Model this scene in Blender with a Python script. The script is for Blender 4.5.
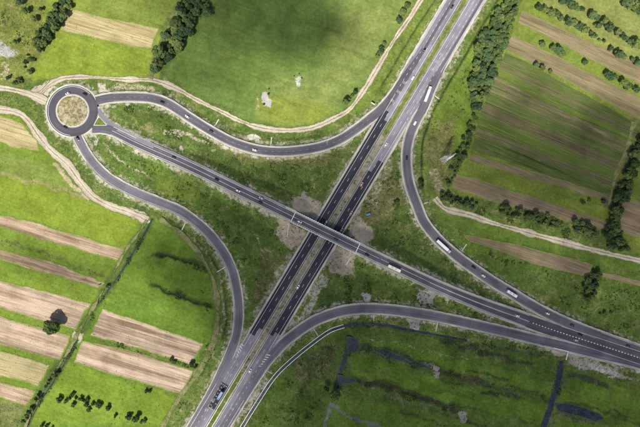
import bpy, bmesh, math, random
import numpy as np
from mathutils import Vector, Matrix, geometry

for o in list(bpy.data.objects): bpy.data.objects.remove(o)
scene = bpy.context.scene
R = math.radians
S = 0.95            # metres per photo pixel on the ground
H = 405.0           # drone height

# ------------------------------------------------------------------ camera
cam_d = bpy.data.cameras.new('camera'); cam = bpy.data.objects.new('camera', cam_d)
scene.collection.objects.link(cam); scene.camera = cam
cam.location = (0, 0, H); cam.rotation_euler = (0, 0, 0)
cam_d.sensor_width = 36.0; cam_d.lens = 36.0 * H / (640 * S)
cam_d.clip_start = 1.0; cam_d.clip_end = 12000

# ------------------------------------------------------------------ sky and sun
SUN_EL = R(52); SH = Vector((0.34, 0.94)).normalized()     # shadows fall this way on the ground
sun_v = Vector((-SH.x * math.cos(SUN_EL), -SH.y * math.cos(SUN_EL), math.sin(SUN_EL)))
world = bpy.data.worlds.new('World'); scene.world = world; world.use_nodes = True
nt = world.node_tree; nt.nodes.clear()
sky = nt.nodes.new('ShaderNodeTexSky'); sky.sky_type = 'NISHITA'; sky.sun_disc = False
sky.air_density = 1.0; sky.dust_density = 2.5; sky.ozone_density = 0.8
sky.sun_elevation = SUN_EL; sky.sun_rotation = math.atan2(sun_v.x, sun_v.y)
bg = nt.nodes.new('ShaderNodeBackground'); bg.inputs['Strength'].default_value = 0.074
wo = nt.nodes.new('ShaderNodeOutputWorld')
nt.links.new(sky.outputs[0], bg.inputs[0]); nt.links.new(bg.outputs[0], wo.inputs[0])
sun_d = bpy.data.lights.new('sun', 'SUN'); sun_d.energy = 5.0; sun_d.angle = R(0.9); sun_d.color = (1.0, 0.94, 0.84)
sun = bpy.data.objects.new('sun', sun_d); scene.collection.objects.link(sun)
sun.rotation_euler = sun_v.to_track_quat('Z', 'Y').to_euler(); sun.location = (0, 0, 600)
vs = scene.view_settings; vs.view_transform = 'Standard'; vs.look = 'None'; vs.gamma = 1.0; vs.exposure = 0.46
vs.use_curve_mapping = False
scene.render.engine = 'CYCLES'

C = scene.collection
rng = np.random.default_rng(7); random.seed(7)
BASE = 1.2          # height of the road surfaces above the fields

# ------------------------------------------------------------------ helpers
def P(px, py, z=0.0):
    k = S * (1 - z / H)
    return ((px - 320) * k, (213.5 - py) * k, z)
def P2(px, py): return np.array([(px - 320) * S, (213.5 - py) * S])

def link(o, parent=None):
    C.objects.link(o)
    if parent is not None: o.parent = parent
    return o
def mesh_obj(name, verts, faces, mat=None, parent=None, smooth=False):
    me = bpy.data.meshes.new(name); me.from_pydata([tuple(v) for v in verts], [], faces); me.update()
    if mat: me.materials.append(mat)
    if smooth: me.polygons.foreach_set('use_smooth', [True] * len(me.polygons))
    return link(bpy.data.objects.new(name, me), parent)
def share(name, me, parent=None, loc=(0, 0, 0), rz=0.0, sc=None):
    o = link(bpy.data.objects.new(name, me), parent); o.location = loc; o.rotation_euler = (0, 0, rz)
    if sc is not None: o.scale = sc
    return o
def thing(name, label, cat, loc=(0, 0, 0), rz=0.0, group=None):
    o = link(bpy.data.objects.new(name, None)); o.location = loc; o.rotation_euler = (0, 0, rz); o.empty_display_size = .5
    return tag(o, label, cat, group)
def tag(o, label, cat=None, group=None, kind=None):
    o['label'] = label
    if cat: o['category'] = cat
    if group: o['group'] = group
    if kind: o['kind'] = kind
    return o
def struct(o, label, cat): return tag(o, label, cat, kind='structure')

class MB:
    """collects shapes into one mesh"""
    def __init__(s): s.v = []; s.f = []
    def add(s, v, f):
        n = len(s.v); s.v += [tuple(x) for x in v]; s.f += [tuple(i + n for i in q) for q in f]; return s
    def box(s, c, d, m=None, top=(1, 1)):
        x, y, z = [k / 2 for k in d]; v = []
        for sz in (-1, 1):
            tx, ty = top if sz > 0 else (1, 1)
            for sx, sy in ((-1, -1), (1, -1), (1, 1), (-1, 1)): v.append(Vector((c[0] + sx * x * tx, c[1] + sy * y * ty, c[2] + sz * z)))
        if m is not None: v = [m @ q for q in v]
        return s.add(v, [(0, 3, 2, 1), (4, 5, 6, 7), (0, 1, 5, 4), (1, 2, 6, 5), (2, 3, 7, 6), (3, 0, 4, 7)])
    def tube(s, a, b, ra, rb, n=6):
        a = Vector(a); b = Vector(b); d = (b - a).normalized(); u = d.orthogonal().normalized(); w = d.cross(u); v = []
        for c, r in ((a, ra), (b, rb)):
            for i in range(n):
                t = 2 * math.pi * i / n; v.append(c + u * (math.cos(t) * r) + w * (math.sin(t) * r))
        f = [(i, (i + 1) % n, n + (i + 1) % n, n + i) for i in range(n)] + [tuple(range(n - 1, -1, -1)), tuple(range(n, 2 * n))]
        return s.add(v, f)
    def mesh(s, name, mat=None, smooth=False):
        me = bpy.data.meshes.new(name); me.from_pydata(s.v, [], s.f); me.update()
        if mat: me.materials.append(mat)
        if smooth: me.polygons.foreach_set('use_smooth', [True] * len(me.polygons))
        return me
    def build(s, name, mat=None, parent=None, smooth=False): return link(bpy.data.objects.new(name, s.mesh(name, mat, smooth)), parent)

# ------------------------------------------------------------------ materials
class NG:
    def __init__(s, name, rough=0.9, spec=0.2):
        s.m = bpy.data.materials.new(name); s.m.use_nodes = True; s.t = s.m.node_tree; s.t.nodes.clear()
        s.out = s.n('ShaderNodeOutputMaterial'); s.b = s.n('ShaderNodeBsdfPrincipled')
        s.b.inputs['Roughness'].default_value = rough; s.b.inputs['Specular IOR Level'].default_value = spec
        s.l(s.b.outputs[0], s.out.inputs[0])
        s.pos = None
    def n(s, t, **k):
        x = s.t.nodes.new(t)
        for a, b in k.items(): setattr(x, a, b)
        return x
    def l(s, a, b): s.t.links.new(a, b)
    def P(s):
        if s.pos is None: s.pos = s.n('ShaderNodeNewGeometry').outputs['Position']
        return s.pos
    def mapped(s, vec, rz=0.0, sc=(1, 1, 1)):
        m1 = s.n('ShaderNodeMapping'); m1.inputs['Rotation'].default_value = (0, 0, rz); s.l(vec, m1.inputs[0])
        m2 = s.n('ShaderNodeMapping'); m2.inputs['Scale'].default_value = sc; s.l(m1.outputs[0], m2.inputs[0]); return m2.outputs[0]
    def noise(s, vec, scale, detail=3, rough=0.55, dist=0.0):
        x = s.n('ShaderNodeTexNoise'); x.inputs['Scale'].default_value = scale; x.inputs['Detail'].default_value = detail
        x.inputs['Roughness'].default_value = rough; x.inputs['Distortion'].default_value = dist; s.l(vec, x.inputs['Vector']); return x.outputs['Fac']
    def rng(s, v, a, b, c=0.0, d=1.0, smooth=False):
        x = s.n('ShaderNodeMapRange'); x.inputs[1].default_value = a; x.inputs[2].default_value = b; x.inputs[3].default_value = c; x.inputs[4].default_value = d
        if smooth: x.interpolation_type = 'SMOOTHSTEP'
        s.l(v, x.inputs[0]); return x.outputs[0]
    def math(s, op, a, b=None):
        x = s.n('ShaderNodeMath', operation=op)
        for i, q in enumerate((a, b)):
            if q is None: continue
            if isinstance(q, (int, float)): x.inputs[i].default_value = q
            else: s.l(q, x.inputs[i])
        return x.outputs[0]
    def mix(s, f, a, b, mode='MIX'):
        x = s.n('ShaderNodeMix', data_type='RGBA', blend_type=mode)
        for i, q in ((0, f), (6, a), (7, b)):
            if isinstance(q, (int, float)): x.inputs[i].default_value = q
            elif isinstance(q, tuple): x.inputs[i].default_value = (*q, 1) if len(q) == 3 else q
            else: s.l(q, x.inputs[i])
        return x.outputs[2]
    def scale(s, c, f):            # colour times a scalar field
        x = s.n('ShaderNodeVectorMath', operation='SCALE')
        if isinstance(c, tuple): x.inputs[0].default_value = c
        else: s.l(c, x.inputs[0])
        s.l(f, x.inputs['Scale']); return x.outputs[0]
    def attr(s, name): x = s.n('ShaderNodeAttribute'); x.attribute_name = name; return x
    def bump(s, h, strength=0.3, dist=0.1):
        x = s.n('ShaderNodeBump'); x.inputs['Strength'].default_value = strength; x.inputs['Distance'].default_value = dist
        s.l(h, x.inputs['Height']); s.l(x.outputs[0], s.b.inputs['Normal'])
    def color(s, c):
        if isinstance(c, tuple): s.b.inputs['Base Color'].default_value = (*c, 1)
        else: s.l(c, s.b.inputs['Base Color'])
        return s.m

def plain(name, col, rough=0.7, spec=0.3, metal=0.0, var=0.12, sc=1.5):
    g = NG(name, rough, spec); g.b.inputs['Metallic'].default_value = metal
    f = g.rng(g.noise(g.P(), sc, 4), 0.3, 0.7, 1 - var, 1 + var)
    return g.color(g.scale(col, f))

def ground_material():
    g = NG('grass_and_soil', 1.0, 0.05); p = g.P()
    col = g.attr('Col').outputs['Color']; rough = g.attr('rough').outputs['Fac']; bare = g.attr('bare').outputs['Fac']
    n0 = g.noise(p, 0.018, 3); n1 = g.noise(p, 0.07, 5, 0.6, 0.6); n2 = g.noise(p, 0.35, 4, 0.65); n3 = g.noise(p, 1.6, 3, 0.7)
    st = g.noise(g.mapped(p, R(20), (0.03, 0.5, 1)), 1.0, 4, 0.6)
    f = g.math('MULTIPLY', g.rng(n1, 0.3, 0.7, 0.70, 1.30), g.rng(n2, 0.3, 0.7, 0.72, 1.28))
    f = g.math('MULTIPLY', f, g.rng(n3, 0.3, 0.7, 0.72, 1.28))
    f = g.math('MULTIPLY', f, g.rng(st, 0.3, 0.7, 0.88, 1.12))
    ka = g.rng(rough, 0, 1, 0.75, 1.05); f = g.math('ADD', g.math('MULTIPLY', g.math('SUBTRACT', f, 1.0), ka), 1.0)
    c = g.mix(g.rng(n0, 0.35, 0.65, 0.0, 0.45), col, g.mix(1.0, col, (1.10, 0.97, 0.8), 'MULTIPLY'))
    # rough ground: straw patches and dark weed patches
    straw = g.math('MULTIPLY', g.rng(g.noise(p, 0.12, 6, 0.68, 1.2), 0.53, 0.62, 0, 0.8), rough)
    c = g.mix(straw, c, (0.25, 0.215, 0.115))
    weed = g.math('MULTIPLY', g.rng(g.noise(g.mapped(p, 0.4, (1, 1, 1)), 0.09, 6, 0.7, 0.8), 0.48, 0.64, 0, 0.9), rough)
    c = g.mix(weed, c, (0.034, 0.084, 0.016))
    spots = g.math('MULTIPLY', g.rng(g.noise(p, 0.7, 5, 0.75, 0.4), 0.56, 0.70, 0, 0.7), rough)
    c = g.mix(spots, c, (0.30, 0.265, 0.16))
    # bare gravel showing through, its outline broken by noise
    bf = g.rng(g.math('ADD', bare, g.rng(g.noise(p, 0.33, 6, 0.75), 0.3, 0.7, -0.55, 0.55)), 0.36, 0.70, 0, 0.96)
    barec = g.attr('BareCol').outputs['Color']
    stone = g.rng(g.noise(p, 2.6, 4, 0.8), 0.3, 0.7, 0.72, 1.3)
    c2 = g.scale(c, f)
    c2 = g.mix(bf, c2, g.scale(g.scale(g.mix(g.rng(g.noise(p, 0.28, 5, 0.7, 0.6), 0.42, 0.62, 0, 0.6), barec, g.mix(1.0, barec, (0.55, 0.58, 0.55), 'MULTIPLY')), stone), g.rng(n1, 0.3, 0.7, 0.78, 1.16)))
    g.bump(g.math('ADD', g.math('MULTIPLY', n2, 0.8), g.math('MULTIPLY', n3, 0.4)), 0.55, 0.6)
    return g.color(c2)

def field_material(name, c1, c2, ang, grass=(0.15, 0.21, 0.04), rows=1.0, weeds=0.25, wcol=(0.12, 0.16, 0.04), strength=1.0, streak=0.8):
    """ploughed / stubble strip: furrows run along ang; frayed grassy edge from the 'edge' attribute"""
    g = NG(name, 1.0, 0.05); p = g.P()
    m = g.mapped(p, -ang, (0.010, 0.15, 1)); band = g.noise(m, 1.0, 4, 0.6, 0.15)
    fine = g.noise(g.mapped(p, -ang, (0.05, rows, 1)), 1.0, 3, 0.65)
    cl = g.noise(p, 0.06, 5, 0.6, 0.5); gr = g.noise(p, 1.1, 4, 0.75)
    c = g.mix(g.rng(g.math('ADD', g.math('MULTIPLY', band, 0.7), g.math('MULTIPLY', cl, 0.3)), 0.44, 0.60), c1, c2)
    f = g.math('MULTIPLY', g.rng(fine, 0.3, 0.7, 1 - 0.2 * strength, 1 + 0.2 * strength), g.rng(gr, 0.3, 0.7, 0.82, 1.18))
    wd = g.rng(g.noise(g.mapped(p, -ang, (0.05, 0.3, 1)), 1.0, 6, 0.75, 0.4), 0.52, 0.68, 0, weeds * 2)
    c = g.mix(wd, c, wcol)
    ln = g.rng(g.noise(g.mapped(p, -ang + 0.012, (0.006, 0.75, 1)), 1.0, 3, 0.7), 0.56, 0.64, 0, 0.55 * streak)
    c = g.mix(ln, c, tuple(min(1, k_ * 1.45) for k_ in c1))
    ln2 = g.rng(g.noise(g.mapped(p, -ang - 0.01, (0.008, 0.6, 1)), 1.0, 3, 0.7), 0.57, 0.66, 0, 0.6 * streak)
    c = g.mix(ln2, c, tuple(k_ * 0.55 for k_ in c2))
    c = g.scale(c, f)
    e = g.math('ADD', g.attr('edge').outputs['Fac'], g.math('ADD', g.rng(g.noise(p, 0.9, 5, 0.8), 0.3, 0.7, -0.4, 0.4), g.rng(g.noise(p, 0.11, 3, 0.6), 0.3, 0.7, -0.35, 0.35)))
    gg = g.scale(grass, g.math('MULTIPLY', g.rng(g.noise(p, 0.3, 4, 0.65), 0.3, 0.7, 0.7, 1.25), g.rng(gr, 0.3, 0.7, 0.8, 1.2)))
    c = g.mix(g.rng(e, 0.15, 0.75), gg, c)
    g.bump(g.math('ADD', fine, g.math('MULTIPLY', gr, 0.6)), 0.6, 0.35)
    return g.color(c)

def asphalt_material(name, base, track=0.25, tint=(1.0, 0.97, 1.05), patch=0.14):
    """UV: u metres across from the centre line, v metres along"""
    g = NG(name, 0.85, 0.25); p = g.P()
    uv = g.n('ShaderNodeUVMap').outputs[0]; sep = g.n('ShaderNodeSeparateXYZ'); g.l(uv, sep.inputs[0])
    w = g.noise(g.mapped(uv, 0, (0.55, 0.012, 1)), 1.0, 4, 0.6)
    n1 = g.noise(p, 0.05, 4, 0.6); n2 = g.noise(p, 1.8, 4, 0.75)
    f = g.math('MULTIPLY', g.rng(w, 0.3, 0.7, 1 - track, 1 + track), g.rng(n1, 0.3, 0.7, 1 - patch, 1 + patch))
    f = g.math('MULTIPLY', f, g.rng(n2, 0.3, 0.7, 0.9, 1.1))
    cr = g.rng(g.noise(g.mapped(uv, 0, (0.3, 0.05, 1)), 1.0, 5, 0.8, 1.5), 0.60, 0.66, 1.0, 0.82)
    f = g.math('MULTIPLY', f, cr)
    comb = g.n('ShaderNodeCombineXYZ'); g.l(g.math('FLOOR', g.math('DIVIDE', sep.outputs[0], 3.6)), comb.inputs[0]); g.l(g.math('FLOOR', g.math('DIVIDE', sep.outputs[1], 34.0)), comb.inputs[1])
    wn = g.n('ShaderNodeTexWhiteNoise'); wn.noise_dimensions = '2D'; g.l(comb.outputs[0], wn.inputs['Vector']); f = g.math('MULTIPLY', f, g.rng(wn.outputs['Value'], 0, 1, 0.88, 1.12))
    wheel = g.math('ABSOLUTE', g.math('SUBTRACT', g.math('ABSOLUTE', g.math('SUBTRACT', g.math('FRACT', g.math('DIVIDE', sep.outputs[0], 3.6)), 0.5)), 0.25))
    f = g.math('MULTIPLY', f, g.rng(wheel, 0.02, 0.16, 0.86, 1.04))
    return g.color(g.scale(tuple(base * t for t in tint), f))

def gravel_material(name, c, green=0.5, gcol=(0.13, 0.16, 0.045), lo=0.56, ruts=False):
    g = NG(name, 1.0, 0.05); p = g.P()
    f = g.math('MULTIPLY', g.rng(g.noise(p, 2.2, 4, 0.8), 0.3, 0.7, 0.78, 1.22), g.rng(g.noise(p, 0.08, 4), 0.3, 0.7, 0.78, 1.18))
    e = g.attr('edge').outputs['Fac']
    gf = g.rng(g.math('ADD', e, g.rng(g.noise(p, 0.5, 5, 0.75), 0.3, 0.7, -0.5, 0.5)), 0.35, 0.65, 1, 0)
    gf = g.math('MAXIMUM', gf, g.rng(g.noise(p, 0.22, 6, 0.75, 0.5), lo, lo + 0.14, 0, green))
    if ruts:
        uv = g.n('ShaderNodeUVMap').outputs[0]; sep = g.n('ShaderNodeSeparateXYZ'); g.l(uv, sep.inputs[0])
        au = g.math('ADD', g.math('ABSOLUTE', sep.outputs[0]), g.rng(g.noise(p, 0.4, 4, 0.7), 0.3, 0.7, -0.5, 0.5))
        mid = g.rng(au, 0.25, 0.75, 1, 0); gf = g.math('MAXIMUM', gf, g.math('MULTIPLY', mid, g.rng(g.noise(p, 0.06, 4), 0.4, 0.6, 0.15, 0.75)))
        f = g.math('MULTIPLY', f, g.rng(g.math('ABSOLUTE', g.math('SUBTRACT', au, 1.2)), 0.1, 0.8, 1.12, 0.85))
    return g.color(g.scale(g.mix(gf, c, gcol), f))

def leaf_material(name, a, b, warm=(0.11, 0.13, 0.03)):
    g = NG(name, 0.75, 0.25); p = g.P()
    oi = g.n('ShaderNodeObjectInfo'); rnd = oi.outputs['Random']
    n = g.noise(p, 0.55, 3, 0.6); n2 = g.noise(p, 2.5, 2)
    c = g.mix(g.rng(n, 0.35, 0.65), a, b)
    c = g.mix(g.rng(rnd, 0, 1, 0, 0.7), c, warm)
    f = g.math('MULTIPLY', g.rng(rnd, 0, 1, 0.65, 1.35), g.rng(n2, 0.3, 0.7, 0.7, 1.3))
    tr = g.n('ShaderNodeBsdfTranslucent'); mx = g.n('ShaderNodeMixShader'); mx.inputs[0].default_value = 0.25
    cc = g.scale(c, f); g.color(cc); g.l(cc, tr.inputs[0]); g.l(g.b.outputs[0], mx.inputs[1]); g.l(tr.outputs[0], mx.inputs[2]); g.l(mx.outputs[0], g.out.inputs[0])
    return g.m

M = {}
M['ground'] = ground_material()
M['asphalt'] = asphalt_material('worn_grey_asphalt', 0.195, 0.28, (0.99, 0.95, 1.13), 0.2)
M['asphalt_grey'] = asphalt_material('grey_ramp_asphalt', 0.132, 0.28, (0.98, 0.95, 1.14), 0.2)
M['asphalt_dark'] = asphalt_material('new_dark_asphalt', 0.034, 0.22, (0.95, 0.95, 1.35))
M['asphalt_mid'] = asphalt_material('mid_grey_asphalt', 0.088, 0.28, (1.0, 0.97, 1.18), 0.2)
M['asphalt_ramp'] = asphalt_material('ramp_asphalt', 0.112, 0.28, (1.0, 0.97, 1.16), 0.2)
M['paint'] = plain('white_road_paint', (0.62, 0.62, 0.61), 0.6, var=0.25, sc=1.1)
M['paint_worn'] = plain('worn_road_paint', (0.36, 0.36, 0.365), 0.7, var=0.3, sc=0.9)
M['shoulder'] = gravel_material('gravel_shoulder', (0.44, 0.41, 0.365), 0.35)
M['median_gravel'] = gravel_material('median_gravel', (0.26, 0.235, 0.18), 0.85, (0.07, 0.08, 0.04), 0.47)
M['track'] = gravel_material('dirt_track', (0.43, 0.375, 0.30), 0.6, ruts=True)
M['track_grassy'] = gravel_material('grassy_dirt_track', (0.22, 0.20, 0.105), 0.95, (0.088, 0.135, 0.030), 0.44)
M['concrete'] = plain('pale_concrete', (0.50, 0.49, 0.46), 0.85)
M['white_concrete'] = plain('white_coping', (0.82, 0.82, 0.81), 0.8, var=0.1)
M['kerb'] = plain('kerb_stone', (0.56, 0.55, 0.53), 0.85)
M['galv'] = plain('galvanised_steel', (0.50, 0.51, 0.53), 0.45, 0.5, 0.6)
M['pylon'] = plain('zinc_lattice', (0.66, 0.68, 0.72), 0.5, 0.5, 0.2)
M['bark'] = plain('bark', (0.10, 0.075, 0.05), 0.95, 0.1, var=0.3)
M['rubber'] = plain('tyre_rubber', (0.02, 0.02, 0.02), 0.9)
M['glass'] = plain('dark_window_glass', (0.02, 0.025, 0.03), 0.12, 0.6)
M['lamp'] = plain('clear_lamp_glass', (0.8, 0.8, 0.78), 0.2, 0.5)
M['red'] = plain('red_lamp_glass', (0.35, 0.015, 0.012), 0.3, 0.5)
M['stone'] = plain('pale_rubble', (0.46, 0.44, 0.40), 0.95, 0.1, var=0.2)
M['leaf'] = leaf_material('tree_leaves', (0.056, 0.112, 0.036), (0.115, 0.180, 0.056), (0.15, 0.17, 0.045))
M['leaf_dark'] = leaf_material('dense_tree_leaves', (0.040, 0.092, 0.042), (0.085, 0.148, 0.060), (0.10, 0.15, 0.05))
M['leaf_scrub'] = leaf_material('scrub_leaves', (0.040, 0.095, 0.022), (0.085, 0.150, 0.034), (0.09, 0.13, 0.03))
M['leaf_bush'] = leaf_material('bush_leaves', (0.036, 0.080, 0.026), (0.070, 0.125, 0.036), (0.09, 0.12, 0.03))
g = NG('tuft_grass', 0.95, 0.1); g.color(g.scale(g.attr('Col').outputs['Color'], g.rng(g.noise(g.P(), 1.3, 3), 0.3, 0.7, 0.8, 1.2))); M['tuft'] = g.m
g = NG('ditch_water', 0.12, 0.45); e_ = g.attr('edge').outputs['Fac']; wd_ = g.rng(g.math('SUBTRACT', g.noise(g.P(), 0.45, 6, 0.78, 0.6), g.rng(e_, 0, 1, -0.16, 0.10)), 0.46, 0.56, 0, 1); g.bump(g.noise(g.P(), 0.8, 3), 0.1, 0.1); g.l(g.rng(wd_, 0, 1, 0.1, 0.95), g.b.inputs['Roughness'])
M['water'] = g.color(g.mix(wd_, g.mix(g.rng(g.noise(g.P(), 0.15, 4, 0.7), 0.4, 0.6), (0.010, 0.016, 0.026), (0.030, 0.042, 0.060)), g.mix(g.rng(g.noise(g.P(), 0.7, 4, 0.7), 0.4, 0.6), (0.040, 0.075, 0.018), (0.085, 0.130, 0.028))))
g = NG('cloud_vapour', 1.0, 0.0); M['cloud'] = g.color((0.85, 0.86, 0.88))
A1 = R(-16.5); A2 = R(-24); A3 = R(-19)
M['till_pale'] = field_material('pale_tilled_soil', (0.43, 0.335, 0.25), (0.20, 0.142, 0.098), A1, weeds=0.10)
M['till_warm'] = field_material('warm_tilled_soil', (0.39, 0.295, 0.212), (0.18, 0.126, 0.084), A1, weeds=0.14)
M['stubble'] = field_material('straw_stubble', (0.40, 0.345, 0.19), (0.29, 0.235, 0.115), A1, weeds=0.2)
M['till_right'] = field_material('weedy_brown_soil', (0.215, 0.175, 0.105), (0.145, 0.12, 0.064), A2, weeds=0.6, wcol=(0.12, 0.13, 0.045))
M['till_brown'] = field_material('brown_fallow_soil', (0.235, 0.18, 0.12), (0.15, 0.115, 0.072), A3, weeds=0.3, wcol=(0.10, 0.12, 0.04))
M['crop_olive'] = field_material('olive_crop', (0.125, 0.125, 0.055), (0.085, 0.10, 0.036), A2, grass=(0.09, 0.115, 0.034), weeds=0.6, wcol=(0.17, 0.15, 0.085), streak=1.6)
M['crop_green'] = field_material('green_crop', (0.094, 0.122, 0.036), (0.072, 0.102, 0.028), A2, grass=(0.09, 0.125, 0.034), weeds=0.45, wcol=(0.15, 0.15, 0.065), streak=1.3)
M['crop_straw'] = field_material('straw_olive_crop', (0.145, 0.13, 0.07), (0.095, 0.098, 0.042), A2, grass=(0.09, 0.115, 0.034), weeds=0.6, wcol=(0.22, 0.185, 0.11), streak=1.3)

M['crop_green_b'] = field_material('bright_green_crop', (0.108, 0.150, 0.034), (0.082, 0.122, 0.028), A2, grass=(0.11, 0.15, 0.034), weeds=0.4, wcol=(0.17, 0.165, 0.06), streak=1.3)
M['crop_brown'] = field_material('brown_olive_crop', (0.150, 0.125, 0.072), (0.095, 0.085, 0.042), A2, grass=(0.11, 0.14, 0.036), weeds=0.6, wcol=(0.10, 0.115, 0.04), streak=1.2)

# ------------------------------------------------------------------ paths
def spline(pts, step=2.5):
    """Catmull-Rom through photo points -> dense list in pixels (px,py)"""
    p = np.array(pts, float); p = np.vstack([2 * p[0] - p[1], p, 2 * p[-1] - p[-2]]); out = []
    for i in range(1, len(p) - 2):
        n = max(2, int(np.hypot(*(p[i + 1] - p[i])) * S / step))
        for t in np.linspace(0, 1, n, endpoint=False):
            a, b, c, d = p[i - 1:i + 3]
            out.append(0.5 * ((2 * b) + (c - a) * t + (2 * a - 5 * b + 4 * c - d) * t * t + (-a + 3 * b - 3 * c + d) * t ** 3))
    out.append(p[-2]); return np.array(out)
class Path:
    def __init__(s, pts, z=0.0, step=2.5, straight=False):
        px = spline(pts, step); s.px = px
        zz = np.array([z(q[0], q[1]) if callable(z) else z for q in px]); s.z = zz
        k = S * (1 - zz / H); s.xy = np.stack([(px[:, 0] - 320) * k, (213.5 - px[:, 1]) * k], 1)
        t = np.gradient(s.xy, axis=0); t /= np.linalg.norm(t, axis=1)[:, None]; s.t = t
        s.nr = np.stack([t[:, 1], -t[:, 0]], 1)                   # right-hand normal
        s.len = np.concatenate([[0], np.cumsum(np.linalg.norm(np.diff(s.xy, axis=0), axis=1))])
    def cut(s, a, b):
        q = Path.__new__(Path); i = slice(a, b)
        for k in ('px', 'z', 'xy', 't', 'nr', 'len'): setattr(q, k, getattr(s, k)[i])
        return q
    def near(s, px, py):
        d = np.hypot(s.px[:, 0] - px, s.px[:, 1] - py); return int(d.argmin())
    def at(s, L):
        x = np.interp(L, s.len, s.xy[:, 0]); y = np.interp(L, s.len, s.xy[:, 1]); z = np.interp(L, s.len, s.z)
        tx = np.interp(L, s.len, s.t[:, 0]); ty = np.interp(L, s.len, s.t[:, 1]); h = math.hypot(tx, ty)
        return np.array([x, y]), z, np.array([tx / h, ty / h])
    def off(s, o): return s.xy + s.nr * np.asarray(o).reshape(-1, 1)

def ribbon(name, path, a, b, dz, mat, parent=None, jitter=0.0, fringe=None):
    """strip between the offsets a < b (right positive) of a path, with UV in metres; fringe = width of a frayed edge"""
    n = len(path.px); a = np.broadcast_to(np.asarray(a, float), n).copy(); b = np.broadcast_to(np.asarray(b, float), n).copy()
    if jitter: a += rng.normal(0, jitter, n); b += rng.normal(0, jitter, n)
    if fringe: fringe = min(fringe, float((b - a).min()) * 0.4)
    if fringe: cols = [(a, 0.), (a + fringe, 1.), (b - fringe, 1.), (b, 0.)]
    else: cols = [(a, 1.), (b, 1.)]
    m = len(cols); V = np.zeros((n, m, 3)); U = np.zeros((n, m, 2)); E = np.zeros((n, m))
    for j, (o, e) in enumerate(cols):
        V[:, j, :2] = path.off(o); V[:, j, 2] = path.z + dz; U[:, j, 0] = o; U[:, j, 1] = path.len; E[:, j] = e
    f = [(i * m + j, (i + 1) * m + j, (i + 1) * m + j + 1, i * m + j + 1)[::-1] for i in range(n - 1) for j in range(m - 1)]
    o = mesh_obj(name, V.reshape(-1, 3), f, mat, parent); me = o.data
    uv = me.uv_layers.new(name='UVMap'); ix = np.zeros(len(me.loops), int); me.loops.foreach_get('vertex_index', ix)
    uv.data.foreach_set('uv', U.reshape(-1, 2)[ix].ravel())
    at = me.attributes.new('edge', 'FLOAT', 'POINT'); at.data.foreach_set('value', E.ravel())
    return o
def dashes(mb, path, off, L0, L1, dash, gap, w, dz):
    L = L0
    while L < L1:
        n = 3
        for k in range(n - 1):
            q = []
            for LL in (L + dash * k / (n - 1), L + dash * (k + 1) / (n - 1)):
                c, z, t = path.at(LL); r = np.array([t[1], -t[0]])
                q += [(*(c + r * (off - w / 2)), z + dz), (*(c + r * (off + w / 2)), z + dz)]
            mb.add(q, [(0, 1, 3, 2)])
        L += dash + gap
def line(mb, path, off, w, dz, i0=0, i1=None):
    p = path.cut(i0, i1); n = len(p.px); off = np.broadcast_to(np.asarray(off, float), len(path.px))[i0:i1]
    a = p.off(off - w / 2); b = p.off(off + w / 2)
    v = [];
    for i in range(n): v += [(*a[i], p.z[i] + dz), (*b[i], p.z[i] + dz)]
    mb.add(v, [(2 * i, 2 * i + 1, 2 * i + 3, 2 * i + 2) for i in range(n - 1)])

def sm(x, a, b): t = np.clip((x - a) / (b - a), 0, 1); return t * t * (3 - 2 * t)
DECK = 7.6
def zC(x, y): return BASE + (DECK - BASE) * float(sm(x, 112, 284) * (1 - sm(x, 368, 535)))
hx = lambda y: 336 - 0.6 * (y - 215.5)
pH = Path([(hx(y), y) for y in range(-260, 720, 20)], BASE, 4)
pA = Path([(96, 101), (108, 98.3), (125, 97), (145, 97.5), (158, 100), (171, 105.5), (190, 118), (211, 131), (232, 142), (255, 149.3), (274, 151.6), (295, 151), (320, 147), (340, 139.5), (356.4, 129), (369.5, 119), (381, 109.5), (392.5, 96.5), (402, 82), (412, 66), (424, 46)], BASE)
pB = Path([(455, 46), (440.6, 70), (432, 86), (424, 106), (415.5, 122), (410, 135), (407, 149), (406.6, 162), (408, 177), (411.3, 190), (416.5, 204), (424, 222), (438.5, 240), (457, 256.3), (472.5, 267.8), (491, 280.5), (510, 292), (528, 303), (547, 313.5), (572, 325), (595, 334), (625, 344.8), (660, 357), (720, 376), (900, 433)], BASE)
pC = Path([(92, 128.6), (101.6, 128.4), (112, 130.8), (133, 141), (154, 150.5), (175, 159.6), (200, 171.2), (232, 187), (262, 201.5), (293, 216.6), (325, 232.2), (358, 248.3), (377, 257.5), (395, 266), (430, 282.5), (460, 295.5), (490, 307.3), (517, 317), (540, 325.5), (570, 335.5), (600, 345), (640, 358), (720, 384), (900, 441)], zC, 2.0)
pD = Path([(194.5, 477), (224.5, 427), (234, 412), (245, 394), (257, 375.5), (267, 361), (276, 351), (284, 342.5), (295.6, 333.4), (307, 325.3), (321, 318), (342, 311.3), (363, 308.8), (384, 309.3), (405, 311.6), (430, 315.5), (455, 320.5), (480, 326), (505, 331.8), (530, 338), (555, 344), (600, 355), (640, 364.5), (720, 389), (900, 446)], BASE)
pE = Path([(77, 136), (81, 144), (87, 154.5), (95.5, 165.5), (107, 176.5), (122, 186), (140, 194.5), (160, 202.5), (175, 208.5), (186, 214.5), (205, 229.5), (220, 247), (231, 266.8), (236.3, 287), (238.6, 304), (238.6, 320), (236.5, 335), (231, 351), (223.5, 368), (216, 384), (207.5, 400), (197, 418), (179, 448), (149, 498)], BASE)
pCo = Path([(98, 109), (101, 115), (107, 121), (116, 127.5), (133, 136.8), (154, 146.2)], lambda x, y: zC(x, y))   # bypass lane beside the cross road
ROADS = {'H': pH, 'A': pA, 'B': pB, 'C': pC, 'D': pD, 'E': pE}
RC = (73.2, 111.3)        # roundabout centre
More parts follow.
